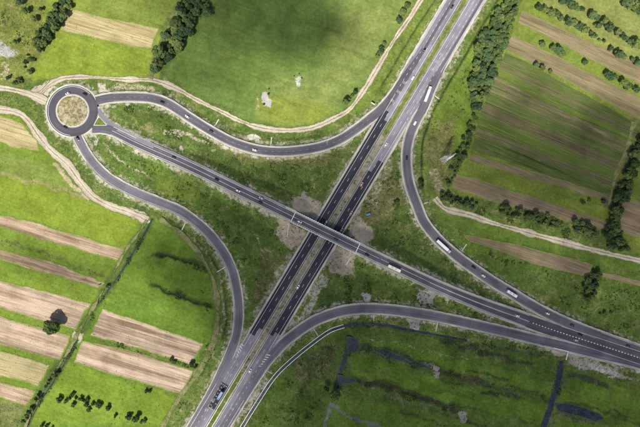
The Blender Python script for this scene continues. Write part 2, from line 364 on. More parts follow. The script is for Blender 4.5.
tr1a = Path([(-60, 82), (0, 88), (20, 91.5), (34, 96), (43, 100), (51, 104)], 0.02)
tr1 = Path([(34, 97), (41, 93), (48, 86), (57, 80.5), (66, 78), (80, 77), (100, 77.5), (125, 79.5), (150, 80), (165, 84), (180, 90.5), (198, 100.5), (221.6, 111.8), (242.6, 122), (263.7, 128.4), (284.7, 130.5), (306, 129), (320, 125.2), (335, 118), (347, 111.5), (355, 103), (365, 88.5), (375, 72), (386, 53.5), (397.5, 35), (410, 17.5), (421, 0), (460, -60)], 0.02)
tr2 = Path([(-50, 104), (0, 109.5), (17.5, 113), (27.5, 120), (37.5, 134.5), (50, 149.5), (67.5, 165), (80, 182), (92.5, 196), (110, 206), (128, 212), (141, 217.5), (147, 221)], 0.02)
tr3 = Path([(435, 198), (440, 204), (447.5, 209.5), (470, 215), (490, 222), (520, 230.5), (550, 238.5), (580, 246.5), (605, 252.7), (640, 260.5), (720, 277)], 0.02)
tr4 = Path([(160, 219), (182, 235), (197.5, 252), (209, 270), (215.5, 290), (217.5, 315), (215, 338), (207, 356), (197, 375), (181, 395), (166, 420), (150, 450)], 0.02)
tr5 = Path([(147, 220), (138, 234), (125, 252), (112, 276), (99, 298), (88, 316), (78, 333), (70, 348), (60, 364), (50, 380), (38, 400), (24, 430)], 0.02)
tr6 = Path([(634, 122), (630, 135), (627, 150), (617, 172), (612, 190), (609, 205)], 0.02)
tr7 = Path([(150, 79), (152, 70), (156, 55), (165, 35), (176, 15), (182, 0), (190, -20)], 0.02)
TRACKS = [tr1a, tr1, tr2, tr3, tr4, tr5, tr6, tr7]
dC = Path([(230, 447), (242, 427), (257, 403), (274.5, 377), (294, 358), (318, 339), (331, 330.5), (344, 326)], 0.0)                      # lined canal
dD = Path([(344, 326), (362, 324), (384, 325), (405, 329.5), (430, 334), (460, 339.5), (500, 346.5), (550, 354.5)], 0.0)
dR = Path([(520, -40), (498, 0), (478, 34), (457, 70), (441, 97), (433, 113), (425, 133), (422, 157), (422.5, 180), (428, 200)], 0.0)
dL = Path([(450, -25), (432, 5), (410, 38), (388, 76), (376, 94)], 0.0)
dP = Path([(152, 219), (143, 236), (133, 252), (121, 272), (108, 290), (98, 304)], 0.0)
dP2 = Path([(77, 340), (70, 353), (60, 371), (49, 388), (38, 405), (28, 425), (16, 450)], 0.0)
dE = Path([(165, 217), (183, 229), (200, 244), (214, 262), (223, 284), (226, 306), (225, 330), (217, 353)], 0.0)
dA = Path([(163, 91), (185, 104), (205, 116.5), (225, 127), (245, 134.5), (268, 138.5), (290, 138.8), (312, 136.5), (328, 132)], 0.0)
dK = Path([(562, 362), (559, 380), (554, 398), (549, 413), (543, 430), (534, 455)], 0.0)
dW = Path([(349, 336), (347, 352), (342, 368), (337, 386)], 0.0)

# ------------------------------------------------------------------ the ground sheet
XD, YD = 335, 235
def axis(n):
    core = np.arange(-n, n + 0.5, 1.0); ext = []; x = n; st = 2.0
    while x < 3000: x += st; ext.append(x); st *= 1.35
    return np.concatenate([-np.array(ext[::-1]), core, np.array(ext)])
ax, ay = axis(XD), axis(YD); nx, ny = len(ax), len(ay)
GX, GY = np.meshgrid(ax, ay); Z = np.zeros_like(GX)
def vnoise(x, y, sc, seed):
    """cheap smooth value noise"""
    r = np.random.default_rng(seed).random((256, 256)); u = x / sc; v = y / sc; i = np.floor(u).astype(int); j = np.floor(v).astype(int)
    fu = u - i; fv = v - j; fu = fu * fu * (3 - 2 * fu); fv = fv * fv * (3 - 2 * fv); I = i % 256; J = j % 256; I1 = (i + 1) % 256; J1 = (j + 1) % 256
    return (r[J, I] * (1 - fu) + r[J, I1] * fu) * (1 - fv) + (r[J1, I] * (1 - fu) + r[J1, I1] * fu) * fv
def stamp(xy, rad, fn):
    for q, c in enumerate(xy):
        i0 = np.searchsorted(ax, c[0] - rad); i1 = np.searchsorted(ax, c[0] + rad); j0 = np.searchsorted(ay, c[1] - rad); j1 = np.searchsorted(ay, c[1] + rad)
        if i1 <= i0 or j1 <= j0: continue
        sl = (slice(j0, j1), slice(i0, i1)); d = np.hypot(GX[sl] - c[0], GY[sl] - c[1]); fn(sl, d, q)
roadD = np.full(GX.shape, 99.0)      # distance to nearest road verge
def embank(path, hw):
    hw = np.broadcast_to(np.asarray(hw, float), len(path.px))
    be = np.full(GX.shape, 1e9); bz = np.zeros_like(GX)
    def f(sl, d, q):
        m = d < be[sl]; be[sl] = np.where(m, d, be[sl]); bz[sl] = np.where(m, path.z[q], bz[sl]); bw[sl] = np.where(m, hw[q], bw[sl])
    bw = np.zeros_like(GX); stamp(path.xy, 26, f)
    e = be - bw; np.minimum(roadD, e, out=roadD)
    Z[:] = np.maximum(Z, np.where(be > 1e8, 0, bz - 0.16 - np.maximum(e, 0) / 1.75))
hwy = np.array([16.5 if (q[1] < 130 or q[1] > 330) else 15.2 for q in pH.px])
embank(pH, hwy)
ci0, ci1 = pC.near(293, 216.6), pC.near(358, 248.3)
for p, w in ((pA, 5.6), (pB, 5.6), (pD, 5.6), (pE, 5.4), (pCo, 4)): embank(p, w)
embank(pC.cut(0, ci0 + 1), 6.4); embank(pC.cut(ci1, None), np.where(pC.px[ci1:, 0] > 520, 8.0, 6.4))
rc = P2(*RC)
stamp([rc], 40, lambda sl, d, q: (np.minimum(roadD[sl], d - 26, out=roadD[sl]), Z.__setitem__(sl, np.maximum(Z[sl], np.where(d < 26, BASE - .1, BASE - .1 - (d - 26) / 1.75)))))
def carve(path, w, depth):
    best = np.zeros_like(Z)
    def f(sl, d, q): best[sl] = np.maximum(best[sl], np.clip(1 - d / w, 0, 1))
    stamp(path.xy, w + 1, f)
    m = (roadD > 0.3); Z[m] = np.minimum(Z[m], (Z - depth * sm(best, 0, 0.75))[m])
for p, w, dp in ((dC, 3.5, 1.0), (dD, 3.4, 1.0), (dR, 2.2, 0.9), (dL, 1.8, 0.6), (dP, 3.5, 1.1), (dP2, 3.0, 1.1), (dE, 3.2, 0.6), (dA, 2.6, 0.5), (dK, 6.0, 1.4), (dW, 5.0, 1.2)): carve(p, w, dp)
Z += np.where(roadD > 2, (vnoise(GX, GY, 3.1, 3) - 0.5) * 0.12 * np.clip(roadD / 6, 0, 1), 0)

# --- ground cover colours (albedo) by area
LUSH = (0.105, 0.165, 0.030); BRIGHT = (0.175, 0.225, 0.040); MEADOW = (0.130, 0.165, 0.042); ROUGH = (0.088, 0.135, 0.030)
DEEP = (0.058, 0.098, 0.022); WET = (0.072, 0.118, 0.024); DRY = (0.21, 0.19, 0.085); OLIVE = (0.12, 0.125, 0.042)
COL = np.zeros(GX.shape + (3,)); COL[:] = ROUGH
RO = np.full(GX.shape, 0.75); BARE = np.zeros_like(GX); BC = np.zeros(GX.shape + (3,)); BC[:] = (0.40, 0.365, 0.305)
WXx = GX + (vnoise(GX, GY, 9, 11) - .5) * 5 + (vnoise(GX, GY, 3, 12) - .5) * 2; WYy = GY + (vnoise(GX, GY, 9, 13) - .5) * 5 + (vnoise(GX, GY, 3, 14) - .5) * 2
WARP = [1.0]
def polymask(pts, feather):
    p = np.array([P2(*q) for q in pts]); x0, y0 = p.min(0) - feather - 6; x1, y1 = p.max(0) + feather + 6
    i0, i1 = np.searchsorted(ax, (x0, x1)); j0, j1 = np.searchsorted(ay, (y0, y1)); sl = (slice(j0, j1), slice(i0, i1))
    X = GX[sl] + (WXx[sl] - GX[sl]) * WARP[0]; Y = GY[sl] + (WYy[sl] - GY[sl]) * WARP[0]; ins = np.zeros(X.shape, bool); D = np.full(X.shape, 1e9); n = len(p)
    for k in range(n):
        a = p[k]; b = p[(k + 1) % n]; e = b - a
        t = np.clip(((X - a[0]) * e[0] + (Y - a[1]) * e[1]) / (e @ e + 1e-9), 0, 1); D = np.minimum(D, np.hypot(X - a[0] - t * e[0], Y - a[1] - t * e[1]))
        if a[1] != b[1]: ins ^= ((a[1] > Y) != (b[1] > Y)) & (X < e[0] * (Y - a[1]) / e[1] + a[0])
    return sl, sm(np.where(ins, D, -D), -feather, feather)
def paint(pts, col=None, rough=None, feather=2.0, alpha=1.0):
    sl, m = polymask(pts, feather); m = m * alpha
    if col is not None: COL[sl] = COL[sl] * (1 - m[..., None]) + np.array(col) * m[..., None]
    if rough is not None: RO[sl] = RO[sl] * (1 - m) + rough * m
def bare(pts, col=(0.40, 0.365, 0.305), feather=1.5, alpha=1.0):
    sl, m = polymask(pts, feather); BARE[sl] = np.maximum(BARE[sl], m * alpha); k = (m > 0.02)[..., None]
    BC[sl] = np.where(k, np.array(col), BC[sl])
def stroke(pts, w, col=None, rough=None, alpha=1.0, feather=1.0):
    p = Path(pts, 0, 2.0)
    poly = list(p.px + p.nr * [1, -1] * w / 2 / S) + list((p.px - p.nr * [1, -1] * w / 2 / S)[::-1])
    paint(poly, col, rough, feather, alpha)
def bstroke(pts, w, col=(0.40, 0.365, 0.305), alpha=1.0, feather=0.8):
    p = Path(pts, 0, 2.0)
    bare(list(p.px + p.nr * [1, -1] * w / 2 / S) + list((p.px - p.nr * [1, -1] * w / 2 / S)[::-1]), col, feather, alpha)
# large areas
paint([(-900, -900), (160, -900), (160, 79), (-900, 79)], (0.155, 0.205, 0.038), 0.15)
paint([(-300, -200), (68, -200), (40, 52), (25, 85), (-300, 85)], (0.135, 0.160, 0.036), 0.7, 4)
paint([(60, 32), (150, 52), (146, 76), (100, 76), (60, 78), (30, 84), (45, 55)], (0.165, 0.224, 0.030), 0.12, 3)
paint([(74, -300), (182, -300), (180, 0), (163, 26), (70, 8)], (0.150, 0.205, 0.040), 0.1, 2)
paint([(190, -300), (470, -300), (421, -2), (397, 33), (372, 72), (350, 105), (330, 117), (300, 126), (262, 124), (235, 113), (205, 96), (165, 76), (178, 50), (196, 20)], (0.100, 0.164, 0.040), 0.0, 2)
paint([(345, 0), (415, 0), (380, 55), (350, 100), (322, 116), (290, 122), (262, 112), (270, 80), (320, 75)], (0.180, 0.226, 0.066), 0.05, 16, 0.85)
paint([(255, 100), (300, 96), (335, 108), (310, 124), (270, 124), (255, 115)], (0.19, 0.225, 0.036), 0.1, 5, 0.8)
for k in range(7):      # faint mown rows in the big meadow
    y = 6 + 17 * k; stroke([(196 - k * 5, y), (270, y + 22), (330, y + 40), (385, y + 58)], 3.0, (0.090, 0.150, 0.030), None, 0.45, 1.5)
for k in range(11):     # tractor tracks across the meadow
    y = -8 + 13 * k + random.uniform(-2, 2)
    for dy in (0, 2.0): stroke([(200 - k * 3, y + dy), (262, y + 17 + dy), (325, y + 37 + dy), (392 - k * 4, y + 60 - k + dy)], 0.9, (0.15, 0.20, 0.06) if k % 3 else (0.085, 0.14, 0.03), None, 0.4, 0.6)
paint([(420, 0), (455, 0), (400, 92), (372, 104), (352, 114), (330, 128), (345, 116), (372, 80), (400, 36)], (0.115, 0.170, 0.032), 0.45, 3)
paint([(497, 0), (540, 0), (505, 60), (478, 118), (460, 170), (444, 200), (425, 195), (420, 150), (430, 110), (455, 70)], (0.118, 0.185, 0.028), 0.35, 4)
paint([(425, 130), (452, 118), (455, 150), (444, 195), (428, 190)], (0.135, 0.145, 0.050), 0.7, 5)
paint([(520, -200), (1000, -200), (1000, 300), (610, 250), (640, 130), (615, 235), (450, 190), (478, 118), (512, 35)], (0.135, 0.185, 0.034), 0.12, 2)
paint([(560, -10), (700, -10), (700, 90), (640, 66), (580, 36), (535, 5)], (0.175, 0.205, 0.060), 0.05, 4)
paint([(445, 208), (500, 222), (560, 238), (640, 258), (720, 275), (720, 350), (600, 326), (548, 308), (495, 278), (458, 250), (432, 222)], (0.078, 0.130, 0.024), 0.45, 3)
paint([(450, 213), (520, 233), (600, 254), (640, 262), (640, 272), (560, 254), (480, 232), (448, 220)], (0.090, 0.145, 0.026), 0.15, 2)
paint([(520, 265), (600, 285), (640, 292), (640, 340), (590, 320), (540, 295)], (0.078, 0.125, 0.026), 0.45, 5)
paint([(655, 110), (636, 135), (628, 160), (618, 186), (610, 210), (600, 205), (612, 180), (622, 150), (630, 120)], (0.10, 0.115, 0.042), 0.6, 3)
# left strips
paint([(-400, 100), (0, 111), (25, 121), (40, 142), (62, 165), (88, 198), (125, 214), (146, 222), (120, 265), (90, 310), (70, 345), (40, 395), (10, 440), (-400, 440)], (0.128, 0.196, 0.028), 0.12, 1.5)
paint([(0, 172), (60, 190), (85, 200), (120, 214), (140, 222), (125, 246), (75, 232), (0, 212)], (0.152, 0.215, 0.028), 0.05, 2)
paint([(0, 152), (45, 162), (75, 190), (88, 203), (60, 192), (0, 174)], (0.145, 0.200, 0.045), 0.1, 2)
stroke([(-10, 172), (40, 184), (88, 199)], 4, (0.26, 0.235, 0.11), 0.3, 0.7)
bstroke([(54, 163), (68, 178), (88, 200)], 5, (0.40, 0.345, 0.23), 0.75)
paint([(0, 400), (28, 398), (14, 440), (-60, 440)], (0.12, 0.145, 0.05), 0.6, 3)
for a, b, c in (((0, 241), (52, 256), (108, 280)), ((0, 243), (30, 250), (60, 258))): stroke([a, b, c], 3.0, (0.09, 0.12, 0.03), 0.5, 0.7)
paint([(152, 222), (165, 222), (185, 240), (205, 268), (213, 292), (214, 325), (203, 350), (185, 385), (160, 425), (130, 470), (10, 470), (36, 420), (78, 345), (100, 305), (125, 265)], (0.098, 0.172, 0.024), 0.08, 2)
paint([(70, 362), (110, 377), (180, 396), (160, 425), (20, 425)], (0.140, 0.215, 0.028), 0.1, 4)
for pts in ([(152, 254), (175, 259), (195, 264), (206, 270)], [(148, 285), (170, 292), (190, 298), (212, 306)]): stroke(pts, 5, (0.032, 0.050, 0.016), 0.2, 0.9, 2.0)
stroke([(98, 338), (140, 351), (195, 368)], 6, (0.10, 0.14, 0.035), 0.7, 0.8)
stroke([(74, 362), (120, 373), (180, 397)], 4, (0.09, 0.13, 0.03), 0.5, 0.7)
for pts in ([(20, 427), (60, 360), (100, 300), (150, 222)],): stroke(pts, 9, (0.075, 0.125, 0.028), 0.25, 0.95, 2)
# interchange interior
paint([(110, 104), (150, 101), (200, 126), (255, 155), (300, 158), (345, 143), (362, 132), (308, 210), (280, 205), (200, 165), (130, 132)], (0.080, 0.128, 0.028), 0.8, 3)
paint([(140, 105), (165, 108), (190, 126), (205, 140), (180, 140), (150, 124)], (0.055, 0.095, 0.02), 0.4, 5, 0.8)
paint([(205, 150), (240, 158), (300, 175), (290, 200), (255, 192), (215, 172)], (0.062, 0.100, 0.024), 0.4, 6, 0.8)
paint([(215, 142), (260, 156), (320, 153), (340, 150), (330, 168), (290, 166), (240, 160)], (0.135, 0.13, 0.055), 0.9, 6, 0.7)
paint([(98, 140), (150, 160), (230, 196), (280, 222), (288, 250), (255, 310), (245, 320), (243, 290), (232, 258), (215, 232), (190, 208), (150, 192), (110, 172)], (0.074, 0.130, 0.024), 0.6, 3)
paint([(150, 165), (190, 182), (200, 202), (160, 195)], (0.15, 0.205, 0.034), 0.2, 5, 0.7)
paint([(200, 195), (270, 222), (275, 250), (250, 262), (225, 235)], (0.055, 0.095, 0.022), 0.3, 8, 0.85)
paint([(262, 245), (285, 255), (262, 300), (250, 300)], (0.09, 0.10, 0.04), 0.8, 5, 0.8)
paint([(374, 150), (404, 130), (404, 165), (412, 205), (440, 250), (500, 296), (440, 280), (372, 240), (348, 215)], (0.080, 0.120, 0.028), 0.8, 4)
paint([(360, 175), (390, 160), (398, 200), (380, 225), (355, 215)], (0.15, 0.145, 0.062), 0.9, 6, 0.8)
paint([(378, 230), (430, 245), (480, 290), (530, 312), (440, 280), (385, 255)], (0.055, 0.095, 0.024), 0.35, 6, 0.85)
paint([(345, 256), (400, 280), (480, 312), (520, 326), (450, 315), (390, 302), (340, 306), (300, 322), (325, 285)], (0.078, 0.125, 0.026), 0.45, 4)
paint([(330, 290), (365, 300), (400, 306), (350, 306), (310, 318)], (0.035, 0.065, 0.02), 0.4, 4, 0.8)
# lower right marsh
paint([(240, 440), (270, 385), (320, 342), (345, 330), (420, 336), (560, 360), (540, 440)], (0.074, 0.130, 0.024), 0.45, 3)
paint([(347, 352), (400, 366), (480, 390), (548, 405), (544, 427), (480, 412), (410, 394), (350, 372)], (0.090, 0.172, 0.022), 0.15, 3)
paint([(360, 340), (420, 350), (480, 365), (555, 384), (552, 396), (480, 376), (420, 362), (365, 350)], (0.088, 0.166, 0.022), 0.15, 3)
paint([(335, 395), (400, 405), (470, 425), (470, 440), (335, 440)], (0.092, 0.162, 0.024), 0.2, 4)
paint([(568, 370), (640, 392), (720, 410), (720, 440), (548, 440), (556, 420), (612, 424), (560, 400)], (0.105, 0.182, 0.024), 0.15, 3)
paint([(290, 360), (335, 345), (332, 372), (300, 385)], (0.085, 0.085, 0.045), 0.9, 6, 0.8)
for pts, w, c in (([(362, 346), (390, 354), (425, 365), (440, 370)], 8, (0.028, 0.036, 0.032)), ([(440, 370), (462, 376), (485, 384)], 6, (0.055, 0.05, 0.035)), ([(355, 379), (390, 388), (430, 400), (465, 412)], 6, (0.035, 0.034, 0.024)),
                  ([(440, 343), (470, 348), (490, 353)], 5, (0.032, 0.045, 0.028)), ([(485, 352), (510, 360), (535, 367)], 4, (0.04, 0.05, 0.025)), ([(480, 384), (500, 390), (520, 397)], 5, (0.04, 0.055, 0.03)), ([(568, 374), (590, 380), (610, 388)], 5, (0.035, 0.045, 0.035)), ([(300, 352), (312, 372), (296, 400)], 6, (0.04, 0.07, 0.022))):
    stroke(pts, w, c, 0.5, 0.9, 2.0)
for p_, w_, a_ in ((dR, 2.4, .9), (dL, 1.8, .8), (dA, 1.8, .6), (dE, 2.2, .65), (dP, 2.6, .55), (dP2, 2.6, .55)):
    WARP[0] = 0.15; stroke(p_.px[::6], w_ * .9, (0.020, 0.032, 0.013), 0.2, a_, 0.9); WARP[0] = 1.0
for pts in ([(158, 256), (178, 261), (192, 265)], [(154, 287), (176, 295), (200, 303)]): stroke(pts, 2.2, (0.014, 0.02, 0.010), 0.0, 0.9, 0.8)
rm = random.Random(5)
for k in range(34):
    x = rm.uniform(352, 620); y = 338 + (x - 352) * .27 + rm.uniform(-2, 62); L_ = rm.uniform(12, 46)
    if y > 425 or y < 333 + (x - 352) * .17: continue
    stroke([(x, y), (x + L_ * .5, y + L_ * .13 + rm.uniform(-1.5, 1.5)), (x + L_, y + L_ * .27 + rm.uniform(-1.5, 1.5))], rm.uniform(1.2, 3.0), rm.choice([(0.022, 0.034, 0.018), (0.035, 0.045, 0.02), (0.045, 0.042, 0.026), (0.05, 0.095, 0.02)]), 0.5, rm.uniform(.5, .9), 1.2)
paint([(345, 335), (560, 362), (640, 385), (640, 430), (330, 430)], None, 0.32, 6, 0.6)
# grey mud and bare ground
MUD = (0.17, 0.175, 0.18)
bstroke([(331, 405), (327, 418), (322, 440)], 3.5, MUD); bstroke([(331, 407), (350, 416), (370, 424), (395, 434)], 3.5, MUD, 0.8)
bstroke([(383, 356), (412, 362), (436, 368)], 3.5, (0.15, 0.155, 0.16), 0.55); bstroke([(362, 384), (395, 398), (440, 408)], 2.5, MUD, 0.5)
for pts, w_ in (([(345, 337), (345, 352), (339, 372), (333, 388)], 2.5), ([(352, 356), (347, 372)], 2.0), ([(362, 351), (385, 359), (410, 366)], 2.2), ([(566, 372), (563, 385), (558, 400), (552, 415), (547, 428)], 2.0), ([(556, 380), (550, 398), (544, 415)], 1.6), ([(556, 412), (578, 419), (600, 424)], 2.0), ([(480, 345), (510, 350), (545, 356)], 2.0)): bstroke(pts, w_, (0.15, 0.145, 0.12), 0.6)
bare([(430, 364), (440, 366), (437, 378), (432, 377)], (0.28, 0.27, 0.24), 1.5, 0.7); bare([(458, 412), (468, 412), (466, 424), (459, 423)], (0.27, 0.27, 0.25), 1.5, 0.7)
PALE = (0.43, 0.385, 0.315)
for poly in ([(302, 191), (311, 198), (320, 203), (321, 212), (316, 222), (295, 212), (290, 206), (295, 198)], [(273, 233), (284, 219), (310, 232), (300, 246), (293, 249), (283, 242)],
             [(356, 216), (366, 220), (374, 230), (373, 237), (362, 243), (345, 236), (350, 226)], [(330, 240), (356, 253), (352, 262), (353, 275), (343, 278), (330, 271), (325, 255)]):
    bare(poly, (0.40, 0.335, 0.265), 4.5)
bare([(417, 288), (436, 293), (434, 303), (424, 305), (416, 300)], (0.36, 0.34, 0.32)); bare([(408, 320), (420, 322), (419, 330), (410, 329)], (0.36, 0.34, 0.31))
bare([(361, 293), (370, 293), (367, 301), (362, 302)], (0.46, 0.45, 0.42), 0.8)
CHALK = (0.44, 0.43, 0.40)
bare([(262, 91), (267, 92), (268, 99), (272, 102), (271, 107), (262, 107)], CHALK, 1.2); bare([(255, 94), (259, 94), (258, 110), (254, 112)], (0.40, 0.36, 0.25), 1.5, 0.6)
bare([(294, 77), (301, 75), (301, 84), (296, 86)], (0.50, 0.52, 0.46), 1.5, 0.75)
bare([(246, 136), (256, 134), (260, 137), (257, 142), (249, 142)], (0.50, 0.47, 0.41), 1.2)
bare([(-30, 36), (0, 40), (17, 52), (12, 57), (-30, 50)], (0.38, 0.37, 0.37), 3, .8); bare([(0, 60), (8, 62), (10, 78), (0, 80)], (0.45, 0.42, 0.28), 3, 0.5)
bare([(93, 141), (98, 139), (97, 147), (93, 147)], CHALK, 1.0, 0.9); bare([(99, 83), (106, 83), (107, 92), (100, 93)], (0.52, 0.49, 0.42), 1.2, 0.8)
bare([(178, 147), (183, 147), (184, 152), (179, 152)], PALE, 1.0)
bare([(30, 92), (44, 84), (56, 82), (50, 94), (47, 104), (38, 102)], (0.46, 0.41, 0.34), 2.0)
bare([(552, 348), (567, 350), (566, 358), (553, 356)], PALE, 1.2); bare([(566, 352), (598, 361), (618, 369), (640, 380), (614, 377), (584, 370), (568, 363)], (0.37, 0.335, 0.285), 3, 0.85)
bare([(590, 364), (606, 367), (618, 373), (612, 377), (596, 372)], (0.5, 0.48, 0.43), 1.2, 0.75)
bare([(128, 208), (146, 213), (151, 221), (144, 226), (138, 221), (126, 216)], (0.48, 0.43, 0.345), 1.5)
bare([(72, 331), (82, 335), (80, 342), (72, 340)], (0.46, 0.41, 0.30), 1.5, 0.9)
bstroke([(102, 142), (112, 152), (128, 165), (150, 176)], 4, (0.42, 0.375, 0.28), 0.5); bstroke([(163, 132), (185, 135), (200, 141), (215, 150)], 4.5, (0.40, 0.36, 0.27), 0.6)
bstroke([(85, 146), (92, 160), (104, 176), (120, 188)], 3.5, (0.42, 0.38, 0.29), 0.5); bstroke([(134, 197), (146, 203), (160, 209)], 6, (0.40, 0.36, 0.26), 0.6)
bstroke([(110, 137), (125, 141), (140, 150)], 3, (0.42, 0.38, 0.29), 0.6); bstroke([(272, 158), (292, 157), (312, 154), (330, 151)], 4, (0.40, 0.36, 0.25), 0.62)
bstroke([(112, 88), (135, 87), (155, 88)], 7, (0.40, 0.36, 0.26), 0.55); bstroke([(376, 146), (372, 160), (364, 178), (356, 196)], 7, (0.40, 0.375, 0.32), 0.6)
bstroke([(388, 166), (380, 185), (372, 206)], 8, (0.37, 0.34, 0.25), 0.5); bstroke([(252, 318), (268, 292), (284, 266), (292, 252)], 6, (0.36, 0.335, 0.27), 0.55)
bstroke([(285, 337), (300, 318), (315, 296), (326, 276)], 8, (0.40, 0.375, 0.33), 0.62); bstroke([(245, 415), (256, 396), (268, 378)], 5, (0.38, 0.355, 0.31), 0.7)
bstroke([(452, 206), (440, 188), (432, 168)], 8, (0.38, 0.33, 0.22), 0.5); bstroke([(255, 232), (262, 244), (266, 262)], 3, (0.36, 0.335, 0.26), 0.4)
bstroke([(205, 352), (220, 330), (224, 305), (220, 280), (208, 258), (192, 238)], 3, (0.34, 0.30, 0.2), 0.5)
bstroke([(362, 337), (390, 343), (430, 352), (470, 358)], 1.6, (0.33, 0.33, 0.22), 0.5)
bstroke([(566, 395), (562, 402), (558, 408)], 2, (0.3, 0.3, 0.28), 0.4)
# verges beside the roads: dry grass and gravelly spots
v = np.clip(1 - roadD / 7, 0, 1) * (vnoise(GX, GY, 7, 21) * .6 + vnoise(GX, GY, 2.5, 22) * .4)
v[roadD > 50] = 0
BARE = np.maximum(BARE, np.clip(v * 1.15, 0, 0.7)); RO = np.maximum(RO, np.clip(1 - roadD / 10, 0, 1) * 0.85)

V = np.stack([GX, GY, Z], -1).reshape(-1, 3)
idx = np.arange(nx * ny).reshape(ny, nx)
Q = np.stack([idx[:-1, :-1], idx[:-1, 1:], idx[1:, 1:], idx[1:, :-1]], -1).reshape(-1, 4)
me = bpy.data.meshes.new('ground'); me.vertices.add(len(V)); me.vertices.foreach_set('co', V.astype(np.float32).ravel())
me.loops.add(Q.size); me.loops.foreach_set('vertex_index', Q.astype(np.int32).ravel())
me.polygons.add(len(Q)); me.polygons.foreach_set('loop_start', np.arange(0, Q.size, 4, dtype=np.int32)); me.polygons.foreach_set('loop_total', np.full(len(Q), 4, dtype=np.int32))
me.update(calc_edges=True); me.polygons.foreach_set('use_smooth', [True] * len(Q)); me.materials.append(M['ground'])
def col_attr(me, name, arr):
    a = me.attributes.new(name, 'FLOAT_COLOR', 'POINT'); c = np.ones((len(arr), 4), np.float32); c[:, :3] = arr; a.data.foreach_set('color', c.ravel())
def flt_attr(me, name, arr):
    a = me.attributes.new(name, 'FLOAT', 'POINT'); a.data.foreach_set('value', np.asarray(arr, np.float32).ravel())
col_attr(me, 'Col', COL.reshape(-1, 3)); col_attr(me, 'BareCol', BC.reshape(-1, 3)); flt_attr(me, 'rough', RO); flt_attr(me, 'bare', BARE)
struct(link(bpy.data.objects.new('ground', me)), 'grassy ground with gravel verges around the road interchange', 'ground')
def gz(x, y):
    i = int(np.clip(np.searchsorted(ax, x), 1, nx - 1)); j = int(np.clip(np.searchsorted(ay, y), 1, ny - 1)); return float(Z[j, i])

# ------------------------------------------------------------------ fields (flat sheets with frayed edges)
fz = [0.10]
def field(pts, mat, label, name='ploughed_field', fr=2.6, zz=None, cat='field'):
    fz[0] += 0.005; z = zz or fz[0]
    p = np.array([P2(*q) for q in pts]); out = []
    for k in range(len(p)):
        a, b = p[k], p[(k + 1) % len(p)]; n = max(1, int(np.linalg.norm(b - a) / 3.0))
        for t in range(n): out.append(a + (b - a) * t / n)
    o = np.array(out); area = 0.5 * np.sum(o[:, 0] * np.roll(o[:, 1], -1) - np.roll(o[:, 0], -1) * o[:, 1])
    if area < 0: o = o[::-1]
    t = np.roll(o, -1, 0) - np.roll(o, 1, 0); t /= np.linalg.norm(t, axis=1)[:, None] + 1e-9; nin = np.stack([-t[:, 1], t[:, 0]], 1)
    arcl = np.arange(len(o)) * 3.0; o = o - nin * (0.6 + ((vnoise(arcl, arcl * 0 + fz[0] * 7000, 11, 5) - .5) * 1.6 + rng.normal(0, .12, len(o)))[:, None]); inn = o + nin * fr
    n = len(o); tri = geometry.tessellate_polygon([[Vector((q[0], q[1], 0)) for q in inn]])
    v = [(q[0], q[1], z) for q in o] + [(q[0], q[1], z) for q in inn]
    f = [(i, (i + 1) % n, n + (i + 1) % n, n + i) for i in range(n)]
    for a, b, c in tri:
        A, B, Cc = inn[a], inn[b], inn[c]
        cr = (B[0] - A[0]) * (Cc[1] - A[1]) - (B[1] - A[1]) * (Cc[0] - A[0])
        f.append((n + a, n + b, n + c) if cr > 0 else (n + c, n + b, n + a))
    ob = mesh_obj(name, v, f, mat); flt_attr(ob.data, 'edge', [0.] * n + [1.] * n)
    return struct(ob, label, cat)
field([(67.5, 9), (112, 18.5), (159, 28.5), (152, 49), (120, 44), (60, 30)], M['stubble'], 'straw coloured field strip beside the tree belt above the roundabout')
field([(-60, 100), (0, 116), (22.5, 124.5), (37.5, 141), (39, 151), (15, 148), (0, 142), (-60, 128)], M['stubble'], 'small straw coloured field left of the roundabout')
field([(-80, 196), (0, 215), (32.5, 222), (75, 235), (124, 249.5), (117.5, 260), (50, 241.5), (0, 227.5), (-80, 208)], M['till_warm'], 'uppermost ploughed strip on the left edge')
field([(-80, 228), (0, 249.5), (50, 262), (105, 283), (97.5, 288), (50, 274), (0, 259.5), (-80, 240)], M['till_warm'], 'second ploughed strip from the top on the left edge')
field([(-80, 262), (0, 281), (45, 291), (90, 304), (76, 329), (40, 319.5), (0, 308), (-80, 288)], M['till_pale'], 'wide pale ploughed strip above the big round tree')
field([(-80, 298), (0, 317), (30, 325), (70, 336), (60, 360), (30, 353), (0, 344), (-80, 324)], M['till_pale'], 'wide pale ploughed strip below the big round tree')
field([(-80, 330), (0, 350.5), (50, 365), (38, 386), (0, 375), (-80, 353)], M['stubble'], 'straw streaked ploughed strip at the lower left')
field([(-80, 363), (0, 382), (35, 391.5), (26, 405), (0, 397.5), (-80, 378)], M['till_warm'], 'lowest pinkish ploughed strip on the left edge')
field([(102.5, 309), (150, 325), (203, 344), (191, 364.5), (140, 349), (90, 335.5)], M['till_pale'], 'upper of two pale ploughed fields right of the ditch')
field([(82.5, 340.5), (140, 354), (192.5, 371), (183, 394), (130, 379), (74, 362.5)], M['till_pale'], 'lower of two pale ploughed fields right of the ditch')
